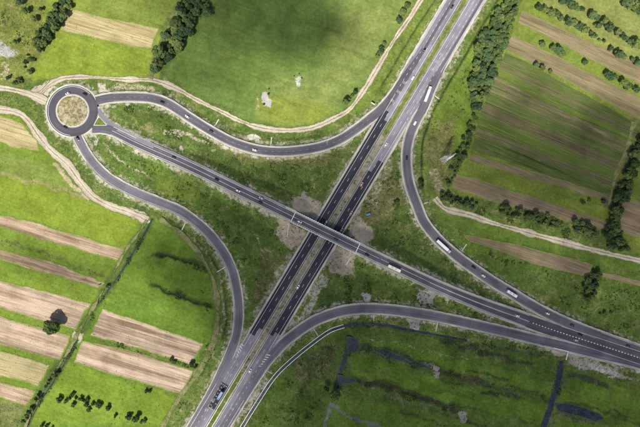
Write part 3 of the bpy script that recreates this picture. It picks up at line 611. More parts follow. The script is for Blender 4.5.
# upper right: long narrow strips
ORD = ['first', 'second', 'third', 'fourth', 'fifth', 'sixth', 'seventh', 'eighth', 'ninth', 'tenth', 'eleventh', 'twelfth', 'thirteenth', 'fourteenth', 'fifteenth', 'sixteenth', 'seventeenth', 'eighteenth']
def rs(a, b, c, d, mat, label, name='field_strip'):          # a-b top edge, d-c bottom edge (left a,d / right b,c)
    field([a, ((a[0] + b[0]) / 2, (a[1] + b[1]) / 2), b, c, ((c[0] + d[0]) / 2, (c[1] + d[1]) / 2), d], mat, label, name, fr=1.1)
rs((522, 10.5), (720, 103), (720, 124), (518, 22.5), M['till_right'], 'topmost brown strip of the upper right fields', 'ploughed_field')
rs((512, 35), (690, 122), (676, 138), (507, 49), M['till_right'], 'second brown strip of the upper right fields', 'ploughed_field')
NSTR = 17; cum = np.cumsum([0] + [random.uniform(.6, 1.4) for _ in range(NSTR)]); cum = cum / cum[-1]
for k in range(NSTR):
    q0, q1 = cum[k], cum[k + 1] - .004
    pl = lambda q: (506 - 34 * q - 3 * math.sin(q * 3), 52 + 97 * q); pr = lambda q: (652 - 45 * q, 133 + 62 * q)
    mt = ['crop_green', 'crop_olive', 'crop_straw', 'crop_green_b', 'crop_olive', 'crop_brown'][(k * 5 + k // 4) % 6] if k > 1 else 'crop_green'
    rs(pl(q0), pr(q0), pr(q1), pl(q1), M[mt], f'narrow crop strip, {ORD[k]} from the top in the right fields')
rs((472, 154), (614, 196.5), (606, 200), (469, 161), M['till_right'], 'narrow brown strip with green margins in the right fields', 'ploughed_field')
field([(454, 174), (480, 180), (520, 193), (560, 206), (612, 222), (609, 229), (590, 226), (560, 219), (500, 204), (452, 187)], M['till_brown'], 'dark brown fallow field above the bushes at the right')
field([(463, 234.5), (480, 238), (520, 246), (560, 256), (592, 265), (587, 276), (560, 270), (535, 263.5), (500, 250), (470, 241)], M['till_brown'], 'long brown fallow strip below the right dirt road', fr=1.4)
field([(624, 198), (700, 218), (700, 250), (617, 232)], M['till_brown'], 'brown fallow field behind the hedge on the right edge')
field([(602, 272.5), (640, 281), (700, 297), (700, 303), (640, 286), (602, 276)], M['till_brown'], 'thin brown strip at the right edge', fr=1.0)

# ------------------------------------------------------------------ dirt tracks
for p, w, mt, nm, lb in ((tr1a, 6.5, 'track', 'dirt_track', 'wide dirt track joining the roundabout from the left edge'), (tr1, 3.9, 'track', 'dirt_track', 'pale dirt track curving round the big meadow'),
                     (tr2, 7.0, 'track', 'dirt_track', 'dirt track below the roundabout ending at the ditch'), (tr3, 5.0, 'track', 'dirt_track', 'straight pale dirt road at the right'),
                     (tr4, 3.6, 'track_grassy', 'grassy_track', 'grassy track along the left ramp'), (tr5, 0.7, 'track_grassy', 'grassy_track', 'narrow grassy track beside the ditch'),
                     (tr6, 3.6, 'track_grassy', 'grassy_track', 'pale track along the right hedge'), (tr7, 3.0, 'track_grassy', 'grassy_track', 'field track beside the tree belt')):
    n = len(p.px); zt = np.array([gz(*q) for q in p.xy]); p.z = np.maximum(0.05, zt + 0.08) if mt == 'track' else np.full(n, 0.30)
    k = np.ones(7) / 7; p.z = np.convolve(np.pad(p.z, 3, mode='edge'), k, 'valid') + 0.03
    wob = (vnoise(p.len, p.len * 0, 12, 31) - .5) * 1.8 + (vnoise(p.len, p.len * 0, 4, 32) - .5) * 0.8
    struct(ribbon(nm, p, -w / 2 - 0.7 - wob, w / 2 + 0.7 + wob, 0.0, M[mt], jitter=0.22, fringe=1.1), lb, 'track')

# ------------------------------------------------------------------ roads
def hoff(side, y):       # outer edge of the carriageway, with the extra lanes at both ends
    return 13.2 + 2.6 * ((1 - sm(y, 78, 112)) + sm(y, 352, 385))
yy = pH.px[:, 1]; ho = hoff(1, yy)
def road_group(name, label): return None
hs = ribbon('highway_shoulder', pH, -ho - 2.3, ho + 2.3, -0.05, M['shoulder'], jitter=0.2, fringe=0.9); struct(hs, 'gravel shoulder of the four lane highway', 'shoulder')
left = ribbon('highway', pH, 3.3, ho, 0.0, M['asphalt'])      # path runs downwards: right-hand side = left in the photo
struct(left, 'left carriageway of the four lane highway', 'road')
right = ribbon('highway', pH, -ho, -3.3, 0.0, M['asphalt']); struct(right, 'right carriageway of the four lane highway', 'road')
i0, i1 = pH.near(hx(116), 116), pH.near(hx(342), 342)
ribbon('new_asphalt', pH.cut(i0, i1 + 1), 7.5, 13.18, 0.006, M['asphalt_dark'], left); ribbon('new_asphalt', pH.cut(i0 + 2, i1 - 1), 3.32, 7.5, 0.006, M['asphalt_dark'], left)
i2, i3 = pH.near(hx(158), 158), pH.near(hx(330), 330)
ribbon('new_asphalt', pH.cut(i2, i3 + 1), -13.18, -7.5, 0.006, M['asphalt_dark'], right); ribbon('new_asphalt', pH.cut(i2 + 3, i3 + 2), -7.5, -3.32, 0.006, M['asphalt_dark'], right)
i4, i5 = pH.near(hx(388), 388), pH.near(hx(412), 412)
ribbon('new_asphalt', pH.cut(i4, i5 + 1), 3.35, 14.2, 0.006, M['asphalt_dark'], left)
iw0, iw1 = pH.near(hx(-60), -60), pH.near(hx(100), 100)
ribbon('worn_lane', pH.cut(iw0, iw1), 8.0, 10.6, 0.005, M['asphalt_mid'], left); ribbon('worn_lane', pH.cut(iw0, iw1), -14.6, -12.2, 0.005, M['asphalt_mid'], right)
med = ribbon('median_strip', pH, -3.25, 3.25, -0.012, M['median_gravel'], fringe=0.4); struct(med, 'gravel median strip between the highway carriageways', 'median')
# green parts of the median
mg = NG('median_grass', 1.0, 0.05); M['median'] = mg.color(mg.scale((0.12, 0.165, 0.035), mg.math('MULTIPLY', mg.rng(mg.noise(mg.P(), 0.3, 5, 0.7), 0.3, 0.7, 0.55, 1.35), mg.rng(mg.noise(mg.P(), 2, 3), 0.3, 0.7, 0.75, 1.25))))
ig = pH.near(hx(140), 140); ribbon('median_grass', pH.cut(pH.near(hx(-250), -250), ig), -1.7, 1.7, 0.02, M['median'], med, jitter=0.35)
ig = pH.near(hx(372), 372); ribbon('median_grass', pH.cut(ig, None), -1.5, 1.9, 0.02, M['median'], med, jitter=0.35)
for s_, par in ((1, left), (-1, right)):
    mb = MB(); LW = 0.27; dz = 0.03
    line(mb, pH, s_ * 4.0, LW, dz); L0 = pH.len[pH.near(hx(-100), -100)]; L1 = pH.len[pH.near(hx(560), 560)]
    dashes(mb, pH, s_ * 7.5, L0, L1, 3.2, 8.8, 0.22, dz)
    ya, yb = (100, 354) if s_ > 0 else (118, 350)
    line(mb, pH, s_ * 11.1, LW, dz, pH.near(hx(ya), ya), pH.near(hx(yb), yb))
    La, Lb = pH.len[pH.near(hx(ya), ya)], pH.len[pH.near(hx(yb), yb)]
    dashes(mb, pH, s_ * 11.1, L0, La, 2.2, 3.8, 0.22, dz); dashes(mb, pH, s_ * 11.1, Lb, L1, 2.2, 3.8, 0.22, dz)
    line(mb, pH, s_ * (ho - 0.55), LW, dz, 0, pH.near(hx(70), 70)); line(mb, pH, s_ * (ho - 0.55), LW, dz, pH.near(hx(392), 392), None)
    mb.build('lane_marking', M['paint'], par)
# hatched gores where the lower ramps leave
for par, s_, y0 in ((left, 1, 351), (right, -1, 348)):
    for k in range(6):
        c, z, t = pH.at(pH.len[pH.near(hx(y0), y0)] + k * 2.6); r = np.array([t[1], -t[0]]); w = 0.6 + 0.42 * (6 - k) if s_ > 0 else 0.6 + 0.42 * (6 - k)
        a = c + r * s_ * 11.6; b = c + r * s_ * (11.6 + w) - t * 1.2; e = t * 0.9
        mesh_obj('gore_stripe', [(*a, z + .032), (*b, z + .032), (*(b + e), z + .032), (*(a + e), z + .032)], [(0, 1, 2, 3)], M['paint'], par)

def ramp(path, name, label, w, mat, dz, sh=1.7, l0=0, l1=None, centre=False, t0=0, t1=0):
    half = w / 2; tp = np.ones(len(path.px))
    if t0: tp *= 0.25 + 0.75 * sm(path.len, 0, t0)
    if t1: tp *= 0.25 + 0.75 * sm(path.len[-1] - path.len, 0, t1)
    half = half * tp
    s1 = ribbon('road_shoulder', path, -half - sh * (tp > .9), half + sh * (tp > .9), -0.035 + dz * 0.5, M['shoulder'], jitter=0.2, fringe=0.8)
    struct(s1, 'gravel shoulder of the ' + label, 'shoulder')
    o = ribbon(name, path, -half, half, dz, mat); struct(o, label, 'road')
    mb = MB(); line(mb, path, -half + 0.45, 0.24, 0.034, l0, l1); line(mb, path, half - 0.45, 0.24, 0.034, l0, l1)
    if centre: dashes(mb, path, 0, path.len[l0], path.len[l1 if l1 else -1], 2.0, 4.5, 0.16, 0.034)
    mb.build('lane_marking', M['paint_worn'], o)
    return o
rA = ramp(pA, 'ramp_road', 'slip road curving from the roundabout to the top of the highway', 7.8, M['asphalt_mid'], 0.010, 1.8, 6, pA.near(372, 117), True, t1=45)
rB = ramp(pB, 'ramp_road', 'slip road curving from the top of the highway to the right edge', 8.2, M['asphalt_ramp'], 0.012, 1.9, pB.near(421, 112), pB.near(600, 336), t0=45)
rD = ramp(pD, 'ramp_road', 'lower slip road curving from the highway to the right edge', 8.4, M['asphalt_grey'], 0.014, 1.8, pD.near(276, 351), pD.near(545, 341.5))
rE = ramp(pE, 'ramp_road', 'slip road curving from the roundabout to the bottom of the highway', 7.8, M['asphalt_grey'], 0.016, 1.5, 4, pE.near(233, 346))
# the raised cross road (wider at its right end)
wC = 4.3 + 1.6 * sm(pC.px[:, 0], 420, 540)
cs = ribbon('road_shoulder', pC.cut(0, ci0 + 1), -6.6, 6.0, -0.035, M['shoulder'], jitter=0.15, fringe=0.6); struct(cs, 'gravel shoulder of the cross road left of the bridge', 'shoulder')
cs = ribbon('road_shoulder', pC.cut(ci1, None), -wC[ci1:] - 2.0, wC[ci1:] + 2.0, -0.035, M['shoulder'], jitter=0.15, fringe=0.6); struct(cs, 'gravel shoulder of the cross road right of the bridge', 'shoulder')
rC = ribbon('cross_road', pC, -wC, wC, 0.020, M['asphalt_mid']); struct(rC, 'straight cross road running over the bridge', 'road')
rCo = ribbon('bypass_lane', pCo, -2.3, 2.3, 0.008, M['asphalt']); struct(rCo, 'pale grey lane joining the cross road beside the roundabout', 'road')
ribbon('hard_strip', pC.cut(pC.near(150, 149), pC.near(285, 213)), -6.3, -4.35, 0.006, M['asphalt'], rC)
mb = MB(); iA, iB = pC.near(112, 131), pC.near(530, 322)
line(mb, pC, -wC + 0.45, 0.3, 0.05, iA, iB); line(mb, pC, wC - 0.45, 0.3, 0.05, iA, iB); line(mb, pC, 0.0, 0.26, 0.05, iA, pC.near(380, 259)); line(mb, pC, -0.25, 0.24, 0.05, pC.near(380, 259), pC.near(532, 322)); line(mb, pC, 0.25, 0.24, 0.05, pC.near(430, 282), pC.near(532, 322))
line(mb, pC, -5.8, 0.3, 0.05, pC.near(560, 332), None); line(mb, pC, 5.6, 0.3, 0.05, pC.near(556, 331), None)
line(mb, pB, -3.5, 0.3, 0.06, pB.near(600, 336), None); line(mb, pD, 3.7, 0.3, 0.06, pD.near(545, 341.5), None)
mb.build('lane_marking', M['paint'], rC)
dash_me = MB().add([(-.72, -.42, 0), (.72, -.42, 0), (.72, .42, 0), (-.72, .42, 0)], [(0, 1, 2, 3)]).mesh('divider_block', M['paint'])
L = pC.len[pC.near(533, 323)]
for k in range(62):
    c, z, t = pC.at(L + k * 3.05); share('divider_block', dash_me, rC, (*c, z + .052), math.atan2(t[1], t[0]))
mb = MB()                                       # direction arrows and short bars near the merges
for (px, py) in ((398, 92), (404, 83), (392, 101), (437, 62), (441, 55), (432, 70), (243, 375), (238, 383), (213, 400), (207, 409), (226, 402), (232, 408)):
    i = pH.near(px, py); c = P2(px, py); t = pH.t[i]; r = pH.nr[i]
    for s_ in (-1.2, 0, 1.2):
        a = c + r * s_; q = [a - t * 1.3 - r * .22, a + t * 1.3 - r * .22, a + t * 1.3 + r * .22, a - t * 1.3 + r * .22]; mb.add([(*u, BASE + .038) for u in q], [(0, 1, 2, 3)])
mb.build('road_arrow', M['paint_worn'], left)
# white thermoplastic bars across the wide lower carriageway (left)
mb = MB()
for k in range(9):
    c, z, t = pH.at(pH.len[i4] + 1.5 + k * 3.2); r = np.array([t[1], -t[0]])
    for a0, a1 in ((5.0, 6.6), (8.4, 10.0)):
        q = [c + r * a0, c + r * a1, c + r * a1 + t * .5, c + r * a0 + t * .5]
        if k % 2 == 0 or a0 > 6: mb.add([(*u, z + .034) for u in q], [(0, 1, 2, 3)])
mb.build('rumble_bar', M['paint_worn'], left)

# ------------------------------------------------------------------ roundabout
def ring(name, c, r0, r1, z, mat, parent=None, n=96, h=None):
    v = []; f = []
    for i in range(n):
        t = 2 * math.pi * i / n
        for r in ((r0, r1) if r0 > 0 else (r1,)): v.append((c[0] + r * math.cos(t), c[1] + r * math.sin(t), z))
    if r0 > 0: f = [(2 * i, 2 * i + 1, 2 * ((i + 1) % n) + 1, 2 * ((i + 1) % n)) for i in range(n)]
    else: f = [tuple(range(n))]
    o = mesh_obj(name, v, f, mat, parent)
    uv = o.data.uv_layers.new(name='UVMap')
    for l in o.data.loops:
        q = v[l.vertex_index]; uv.data[l.index].uv = (math.hypot(q[0] - c[0], q[1] - c[1]), math.atan2(q[1] - c[1], q[0] - c[0]) * 20)
    flt_attr(o.data, 'edge', [1.0] * len(v)); return o
struct(ring('roundabout_shoulder', rc, 22.5, 25.5, BASE - .03, M['shoulder']), 'gravel shoulder around the roundabout', 'shoulder')
rb = ring('roundabout', rc, 15.0, 24.2, BASE + .024, asphalt_material('roundabout_asphalt', 0.072, 0.12, (1.0, 0.96, 1.16))); struct(rb, 'round asphalt carriageway of the roundabout', 'road')
def arc(name, r0, r1, z0, h, t0, t1, mat, parent, n=64):
    v = []; f = []
    for i in range(n + 1):
        t = R(t0 + (t1 - t0) * i / n); c_, s_ = math.cos(t), math.sin(t)
        v += [(rc[0] + r0 * c_, rc[1] + r0 * s_, z0), (rc[0] + r0 * c_, rc[1] + r0 * s_, z0 + h), (rc[0] + r1 * c_, rc[1] + r1 * s_, z0 + h), (rc[0] + r1 * c_, rc[1] + r1 * s_, z0)]
    for i in range(n): a, b = 4 * i, 4 * i + 4; f += [(a, a + 1, b + 1, b), (a + 1, a + 2, b + 2, b + 1), (a + 2, a + 3, b + 3, b + 2)]
    return mesh_obj(name, v, f, mat, parent)
arc('kerb', 14.7, 15.25, BASE, .16, 0, 360, M['kerb'], rb, 96)
arc('edge_line', 15.6, 15.85, BASE + .03, .006, 0, 360, M['paint'], rb, 96)
arc('edge_line', 22.9, 23.2, BASE + .03, .006, 45, 265, M['paint'], rb)
arc('kerb', 24.2, 24.6, BASE - .02, .16, 52, 262, M['kerb'], rb)
# island: a low mound of dry grass
v = [(rc[0], rc[1], BASE + .75)]; f = []
NR = 10; NS = 60
for j in range(1, NR + 1):
    for i in range(NS):
        r = 14.75 * j / NR; t = 2 * math.pi * i / NS; v.append((rc[0] + r * math.cos(t), rc[1] + r * math.sin(t), BASE + .10 + .65 * (1 - (j / NR) ** 2) + (random.uniform(-.05, .05) if j < NR else 0)))
f = [(0, 1 + i, 1 + (i + 1) % NS) for i in range(NS)] + [(1 + j * NS + i, 1 + (j + 1) * NS + i, 1 + (j + 1) * NS + (i + 1) % NS, 1 + j * NS + (i + 1) % NS) for j in range(NR - 1) for i in range(NS)]
isl = mesh_obj('roundabout_island', v, f, M['ground'], None, True); n = len(v)
cc = np.array([np.array((0.19, 0.165, 0.078)) * (0.6 + 0.8 * random.random()) for _ in v]); col_attr(isl.data, 'Col', cc); col_attr(isl.data, 'BareCol', np.full((n, 3), (0.42, 0.37, 0.27))); flt_attr(isl.data, 'rough', [0.6] * n); flt_attr(isl.data, 'bare', [0.38 + .2 * random.random() for _ in v])
struct(isl, 'round mound of dry grass inside the roundabout', 'island')
def splitter(pts, label):
    mb = MB(); q = [P(x, y, BASE) for x, y in pts]; n = len(q); cx = sum(p[0] for p in q) / n; cy = sum(p[1] for p in q) / n
    inn = [(cx + (p[0] - cx) * .88, cy + (p[1] - cy) * .88) for p in q]
    v = [(p[0], p[1], BASE - .02) for p in q] + [(p[0], p[1], BASE + .17) for p in q] + [(p[0], p[1], BASE + .17) for p in inn]
    f = [(i, (i + 1) % n, n + (i + 1) % n, n + i) for i in range(n)] + [(n + i, n + (i + 1) % n, 2 * n + (i + 1) % n, 2 * n + i) for i in range(n)]
    t = thing('traffic_island', label, 'traffic island'); mesh_obj('kerb', v, f, M['kerb'], t)
    mesh_obj('grass', [(p[0], p[1], BASE + .165) for p in inn], [tuple(range(n))], M['median'], t)
splitter([(96.5, 119.5), (99, 116.5), (105.5, 123.5), (107, 125.5), (93.5, 125.5)], 'triangular grass traffic island beside the roundabout')

# ------------------------------------------------------------------ bridge
br = thing('road_bridge', 'concrete road bridge with white edge slabs crossing the dark highway', 'bridge')
pBr = pC.cut(ci0, ci1 + 1); Lb0, Lb1 = pBr.len[0], pBr.len[-1]
def slab(path, a, b, z0, z1, mat, name, parent):
    n = len(path.px); A = path.off(a); B = path.off(b); v = []
    for i in range(n): z = path.z[i]; v += [(*A[i], z + z0), (*B[i], z + z0), (*B[i], z + z1), (*A[i], z + z1)]
    f = []
    for i in range(n - 1): p, q = 4 * i, 4 * i + 4; f += [(p, p + 1, q + 1, q), (p + 1, p + 2, q + 2, q + 1), (p + 2, p + 3, q + 3, q + 2), (p + 3, p, q, q + 3)]
    f += [(0, 3, 2, 1), tuple(4 * (n - 1) + k for k in range(4))]
    return mesh_obj(name, v, f, mat, parent)
slab(pBr, -5.35, 5.35, -0.42, -0.02, M['concrete'], 'deck', br)
for o in (-3.6, -1.2, 1.2, 3.6): slab(pBr, o - .4, o + .4, -1.5, -0.421, M['concrete'], 'girder', br)
for s_ in (-1, 1): slab(pBr, s_ * 4.85 - .48, s_ * 4.85 + .48, -0.019, 0.16, M['asphalt'], 'walkway', br)
cop = MB().box((0, 0, 0.17), (1.5, 0.95, 0.34)).box((0, -.40, .2), (1.5, .1, .44)).mesh('edge_slab', M['white_concrete'])
post = MB().tube((0, 0, .3), (0, 0, 1.25), .05, .05, 6).mesh('railing_post', M['galv'])
L = Lb0 + 0.9
while L < Lb1 - .5:
    c, z, t = pC.at(L); r = np.array([t[1], -t[0]])
    for s_ in (-1, 1):
        q = c + r * s_ * 5.2; share('edge_slab', cop, br, (*q, z + 0.13), math.atan2(t[1], t[0]) + (0 if s_ > 0 else math.pi)); share('railing_post', post, br, (*q, z), 0)
    L += 2.05
for s_ in (-1, 1):
    mb = MB()
    for zz in (0.75, 1.2):
        a = pBr.off(s_ * 5.2)
        for i in range(len(a) - 1): mb.tube((*a[i], pBr.z[i] + zz), (*a[i + 1], pBr.z[i + 1] + zz), .045, .045, 5)
    mb.build('handrail', M['white_concrete'], br)
for LL in (Lb0 + .3, Lb1 - .3):
    c, z, t = pC.at(LL); m = Matrix.Translation((*c, z + .045)) @ Matrix.Rotation(math.atan2(t[1], t[0]), 4, 'Z')
    MB().box((0, 0, 0), (.55, 10.6, .05), m).build('expansion_joint', M['white_concrete'], br)
    MB().box((0, 0, -2.6), (1.2, 11.2, 4.0), m).build('abutment', M['concrete'], br)
hd = pH.t[len(pH.px) // 2]; hr = np.array([hd[1], -hd[0]])
cM = pC.at((Lb0 + Lb1) / 2)
for o in (-16.5, 0.0, 16.5):
    # pier line parallel to the highway, crossing the deck
    c0 = P2(hx(232.5), 232.5); tb = cM[2]; rb_ = np.array([tb[1], -tb[0]])
    k = np.linalg.solve(np.stack([tb, -hd], 1), c0 + hr * o - cM[0]); base = cM[0] + tb * k[0]
    for s_ in (-3, 0, 3):
        q = base + rb_ * s_; MB().tube((*q, 0.2), (*q, DECK - 1.5), .5, .5, 12).build('pier', M['concrete'], br)
    m = Matrix.Translation((*base, DECK - 1.75)) @ Matrix.Rotation(math.atan2(tb[1], tb[0]), 4, 'Z'); MB().box((0, 0, 0), (1.1, 8.6, .5), m).build('pier_cap', M['concrete'], br)

# ------------------------------------------------------------------ guardrails
def guardrail(path, off, i0, i1, label):
    p = path.cut(i0, i1); a = p.off(np.broadcast_to(np.asarray(off, float), len(path.px))[i0:i1]); n = len(a)
    t = thing('guardrail', label, 'guardrail'); v = []; f = []
    for i in range(n):
        r = p.nr[i] * .09; z = p.z[i]; v += [(*(a[i] - r), z + .45), (*(a[i] - r), z + .76), (*(a[i] + r), z + .76), (*(a[i] + r), z + .45)]
    for i in range(n - 1): q, s_ = 4 * i, 4 * i + 4; f += [(q, q + 1, s_ + 1, s_), (q + 1, q + 2, s_ + 2, s_ + 1), (q + 2, q + 3, s_ + 3, s_ + 2), (q + 3, q, s_, s_ + 3)]
    mesh_obj('rail', v, f, M['galv'], t)
    mb = MB()
    for i in range(0, n, 1 if p.len[1] - p.len[0] > 3 else 2): mb.box((a[i][0], a[i][1], p.z[i] + .2), (.13, .13, .9))
    o = mb.build('posts', M['galv'], t); o['kind'] = 'stuff'
guardrail(pH, 2.3, 20, -20, 'steel guardrail on the left side of the highway median')
guardrail(pH, -2.3, 20, -20, 'steel guardrail on the right side of the highway median')
guardrail(pC, -5.6, pC.near(150, 149), ci0, 'guardrail along the upper edge of the cross road left of the bridge')
guardrail(pC, 5.2, pC.near(125, 137), ci0, 'guardrail along the lower edge of the cross road left of the bridge')
guardrail(pC, -wC - 1.0, ci1 + 2, pC.near(515, 316), 'guardrail along the upper edge of the cross road right of the bridge')
guardrail(pC, wC + 1.0, ci1 + 2, pC.near(505, 312.5), 'guardrail along the lower edge of the cross road right of the bridge')
guardrail(pB, -5.2, pB.near(412, 132), pB.near(620, 343), 'guardrail on the outer side of the upper right slip road')
guardrail(pA, -4.9, pA.near(165, 103), pA.near(350, 134), 'guardrail on the upper side of the slip road below the big meadow')
guardrail(pE, 5.0 * -1 + 9.9, pE.near(90, 158), pE.near(236, 335), 'guardrail on the outer side of the left slip road')

# ------------------------------------------------------------------ ditches, canal and water
def water(path, a, b, z, label, name='water'):
    p = path.cut(0, None); p.z = np.full(len(p.px), z); k = 0.65 + 0.75 * vnoise(p.len, p.len * 0, 9, 61); k2 = 0.65 + 0.75 * vnoise(p.len, p.len * 0, 8, 62); return struct(ribbon(name, p, a * k * 1.25, b * k2 * 1.25, 0, M['water'], jitter=0.2, fringe=(b - a) * 0.3), label, 'water')
water(dC, -0.95, 0.95, -0.72, 'dark water in the concrete lined canal'); water(dD.cut(0, dD.near(470, 341)), -1.15, 1.15, -0.66, 'dark ditch water below the lower slip road')
water(dK, -2.3, 2.3, -0.95, 'dark drainage canal at the lower right'); water(dW, -1.8, 1.8, -0.8, 'narrow dark pond arm in the marsh'); water(dP2.cut(0, None), -0.5, 0.5, -0.75, 'ditch water between the left fields'); water(dP, -0.45, 0.45, -0.8, 'ditch water beside the grassy track')
def pond(pts, label): field(pts, M['water'], label, 'pond', 1.6, 0.09, 'pond')
pond([(347, 337), (357, 339), (360, 348), (356, 353), (348, 353), (346, 345)], 'small square dark pond near the lower slip road')
pond([(338, 375), (348, 378), (357, 379), (354, 384), (342, 385), (336, 389)], 'dark pond at the foot of the narrow pond arm')
pond([(556, 405), (566, 403), (585, 408), (600, 414), (604, 419), (596, 421), (575, 416), (558, 411)], 'long grey pool beside the drainage canal')
pond([(372, 347), (384, 349), (396, 354), (406, 358), (402, 361), (388, 357), (374, 352)], 'long marsh pool among dark reeds')
pond([(412, 361), (424, 364), (430, 369), (420, 368), (412, 365)], 'small marsh pool right of the long marsh pool')
# the canal's two concrete kerbs
cw = thing('canal_lining', 'two pale concrete walls lining the curved canal', 'canal')
for s_ in (-1, 1):
    p = dC.cut(0, None); p.z = np.full(len(p.px), 0.0); slab(p, s_ * 1.6 - .24, s_ * 1.6 + .24, -1.0, 0.16, M['white_concrete'], 'wall', cw)
# drain chutes down the embankments
chutes = [((213.6, 128), (218.4, 120.2), 'upper slip road, left of the gravel patch'), ((270.6, 146.7), (271.5, 138), 'upper slip road, right of the gravel patch'), ((185.5, 223), (180.5, 232.5), 'left slip road, the upper of two'), ((226, 266.5), (217, 272), 'left slip road, the lower of two'),
          ((420.5, 205.5), (427, 202.5), 'right slip road near the dirt road end'), ((461, 252), (466, 245), 'right slip road beside the long white truck'), ((373.7, 313.8), (373.7, 319.5), 'lower slip road above the ditch'), ((313, 327.5), (317.5, 335), 'lower slip road beside the canal'),
          ((437.5, 321.5), (436, 330.5), 'lower slip road, the rightmost one'), ((265, 369.5), (271.5, 373), 'highway right side near the canal'), ((238.5, 407), (244.5, 410.5), 'highway right side near the bottom edge'), ((431.5, 94), (438.5, 98.5), 'highway right side beside the white lorry'), ((326.5, 144), (329, 138), 'upper slip road near the highway'),
          ((290, 222.5), (287.3, 236), 'bridge end, lower left'), ((350.5, 256), (346.3, 264), 'bridge end, lower right')]
for a, b, lb in chutes:
    A = P2(*a); B = P2(*b); d = (B - A); Ln = np.linalg.norm(d); d /= Ln; r = np.array([d[1], -d[0]]); n = max(4, int(Ln / 1.2)); v = []; f = []
    prof = ((-.45, .2), (-.34, .2), (-.26, .03), (.26, .03), (.34, .2), (.45, .2))
    for i in range(n + 1):
        c = A + d * Ln * i / n; z = max(gz(*c), gz(*(c + r)), gz(*(c - r)), gz(*(c + d)), gz(*(c - d))) + .02
        for o, h in prof: v.append((*(c + r * o), z + h))
    for i in range(n):
        for j in range(5): f.append((i * 6 + j, i * 6 + j + 1, i * 6 + 7 + j, i * 6 + 6 + j))
    t = thing('drain_chute', 'pale concrete drain chute on the embankment, ' + lb, 'drain', group='drain chutes on the embankments')
    mesh_obj('channel', v, f, M['concrete'], t)
    m = Matrix.Translation((*B, gz(*B) + .1)) @ Matrix.Rotation(math.atan2(d[1], d[0]), 4, 'Z'); MB().box((.5, 0, 0), (.7, 1.1, .3), m).build('outlet_block', M['concrete'], t)
# culvert headwall by the drainage canal
cv = thing('culvert_headwall', 'angled concrete culvert wall at the top of the drainage canal', 'culvert')
for a, b in (((553, 347.5), (567.5, 351)), ((567.5, 351), (565.5, 359.5))):
    A = P2(*a); B = P2(*b); c = (A + B) / 2; d = B - A; m = Matrix.Translation((*c, .75)) @ Matrix.Rotation(math.atan2(d[1], d[0]), 4, 'Z'); MB().box((0, 0, 0), (np.linalg.norm(d), .6, 1.1), m).build('wall', M['white_concrete'], cv)

# ------------------------------------------------------------------ lattice pylon
pt = P2(443.5, 160); py_ = thing('lattice_pylon', 'pale steel lattice pylon beside the thin hedge right of the slip road', 'pylon', (pt[0], pt[1], 0), R(38))
hh = 28.0; wb = 2.8; legs = [(sx, sy) for sx in (-1, 1) for sy in (-1, 1)]
def pw(z): return wb * (1 - z / hh) ** 1.0 * .88 + .38
for sx, sy in legs:
    mb = MB(); zs = np.linspace(0, hh, 9)
    for a, b in zip(zs[:-1], zs[1:]): mb.tube((sx * pw(a), sy * pw(a), a), (sx * pw(b), sy * pw(b), b), .17, .15, 5)
    mb.build('leg', M['pylon'], py_)
mb = MB(); zs = [0, 5, 9.5, 13.5, 17, 20, 22.5, 25, 27.5, 30]
for a, b in zip(zs[:-1], zs[1:]):
    A = pw(a); B = pw(b)
    for (s1, s2) in (((-1, -1), (1, -1)), ((1, -1), (1, 1)), ((1, 1), (-1, 1)), ((-1, 1), (-1, -1))):
        mb.tube((s1[0] * A, s1[1] * A, a), (s2[0] * B, s2[1] * B, b), .09, .09, 4); mb.tube((s2[0] * A, s2[1] * A, a), (s1[0] * B, s1[1] * B, b), .09, .09, 4); mb.tube((s1[0] * B, s1[1] * B, b), (s2[0] * B, s2[1] * B, b), .09, .09, 4)
mb.build('bracing', M['pylon'], py_)
for z, w in ((20, 4.2), (24, 5.0), (28, 3.6)):
    mb = MB()
    for s_ in (-1, 1):
        for o in (-.5, .5):
            mb.tube((0, o, z), (s_ * w, 0, z + .2), .11, .09, 4); mb.tube((0, o, z + 1.3), (s_ * w, 0, z + .2), .10, .08, 4)
        for k in (.3, .6): mb.tube((s_ * w * k, 0, z), (s_ * w * k, 0, z + 1.2 * (1 - k)), .06, .06, 4)
        mb.tube((s_ * w, 0, z + .2), (s_ * w, 0, z - 1.2), .12, .12, 6)
    mb.build('cross_arm', M['pylon'], py_)

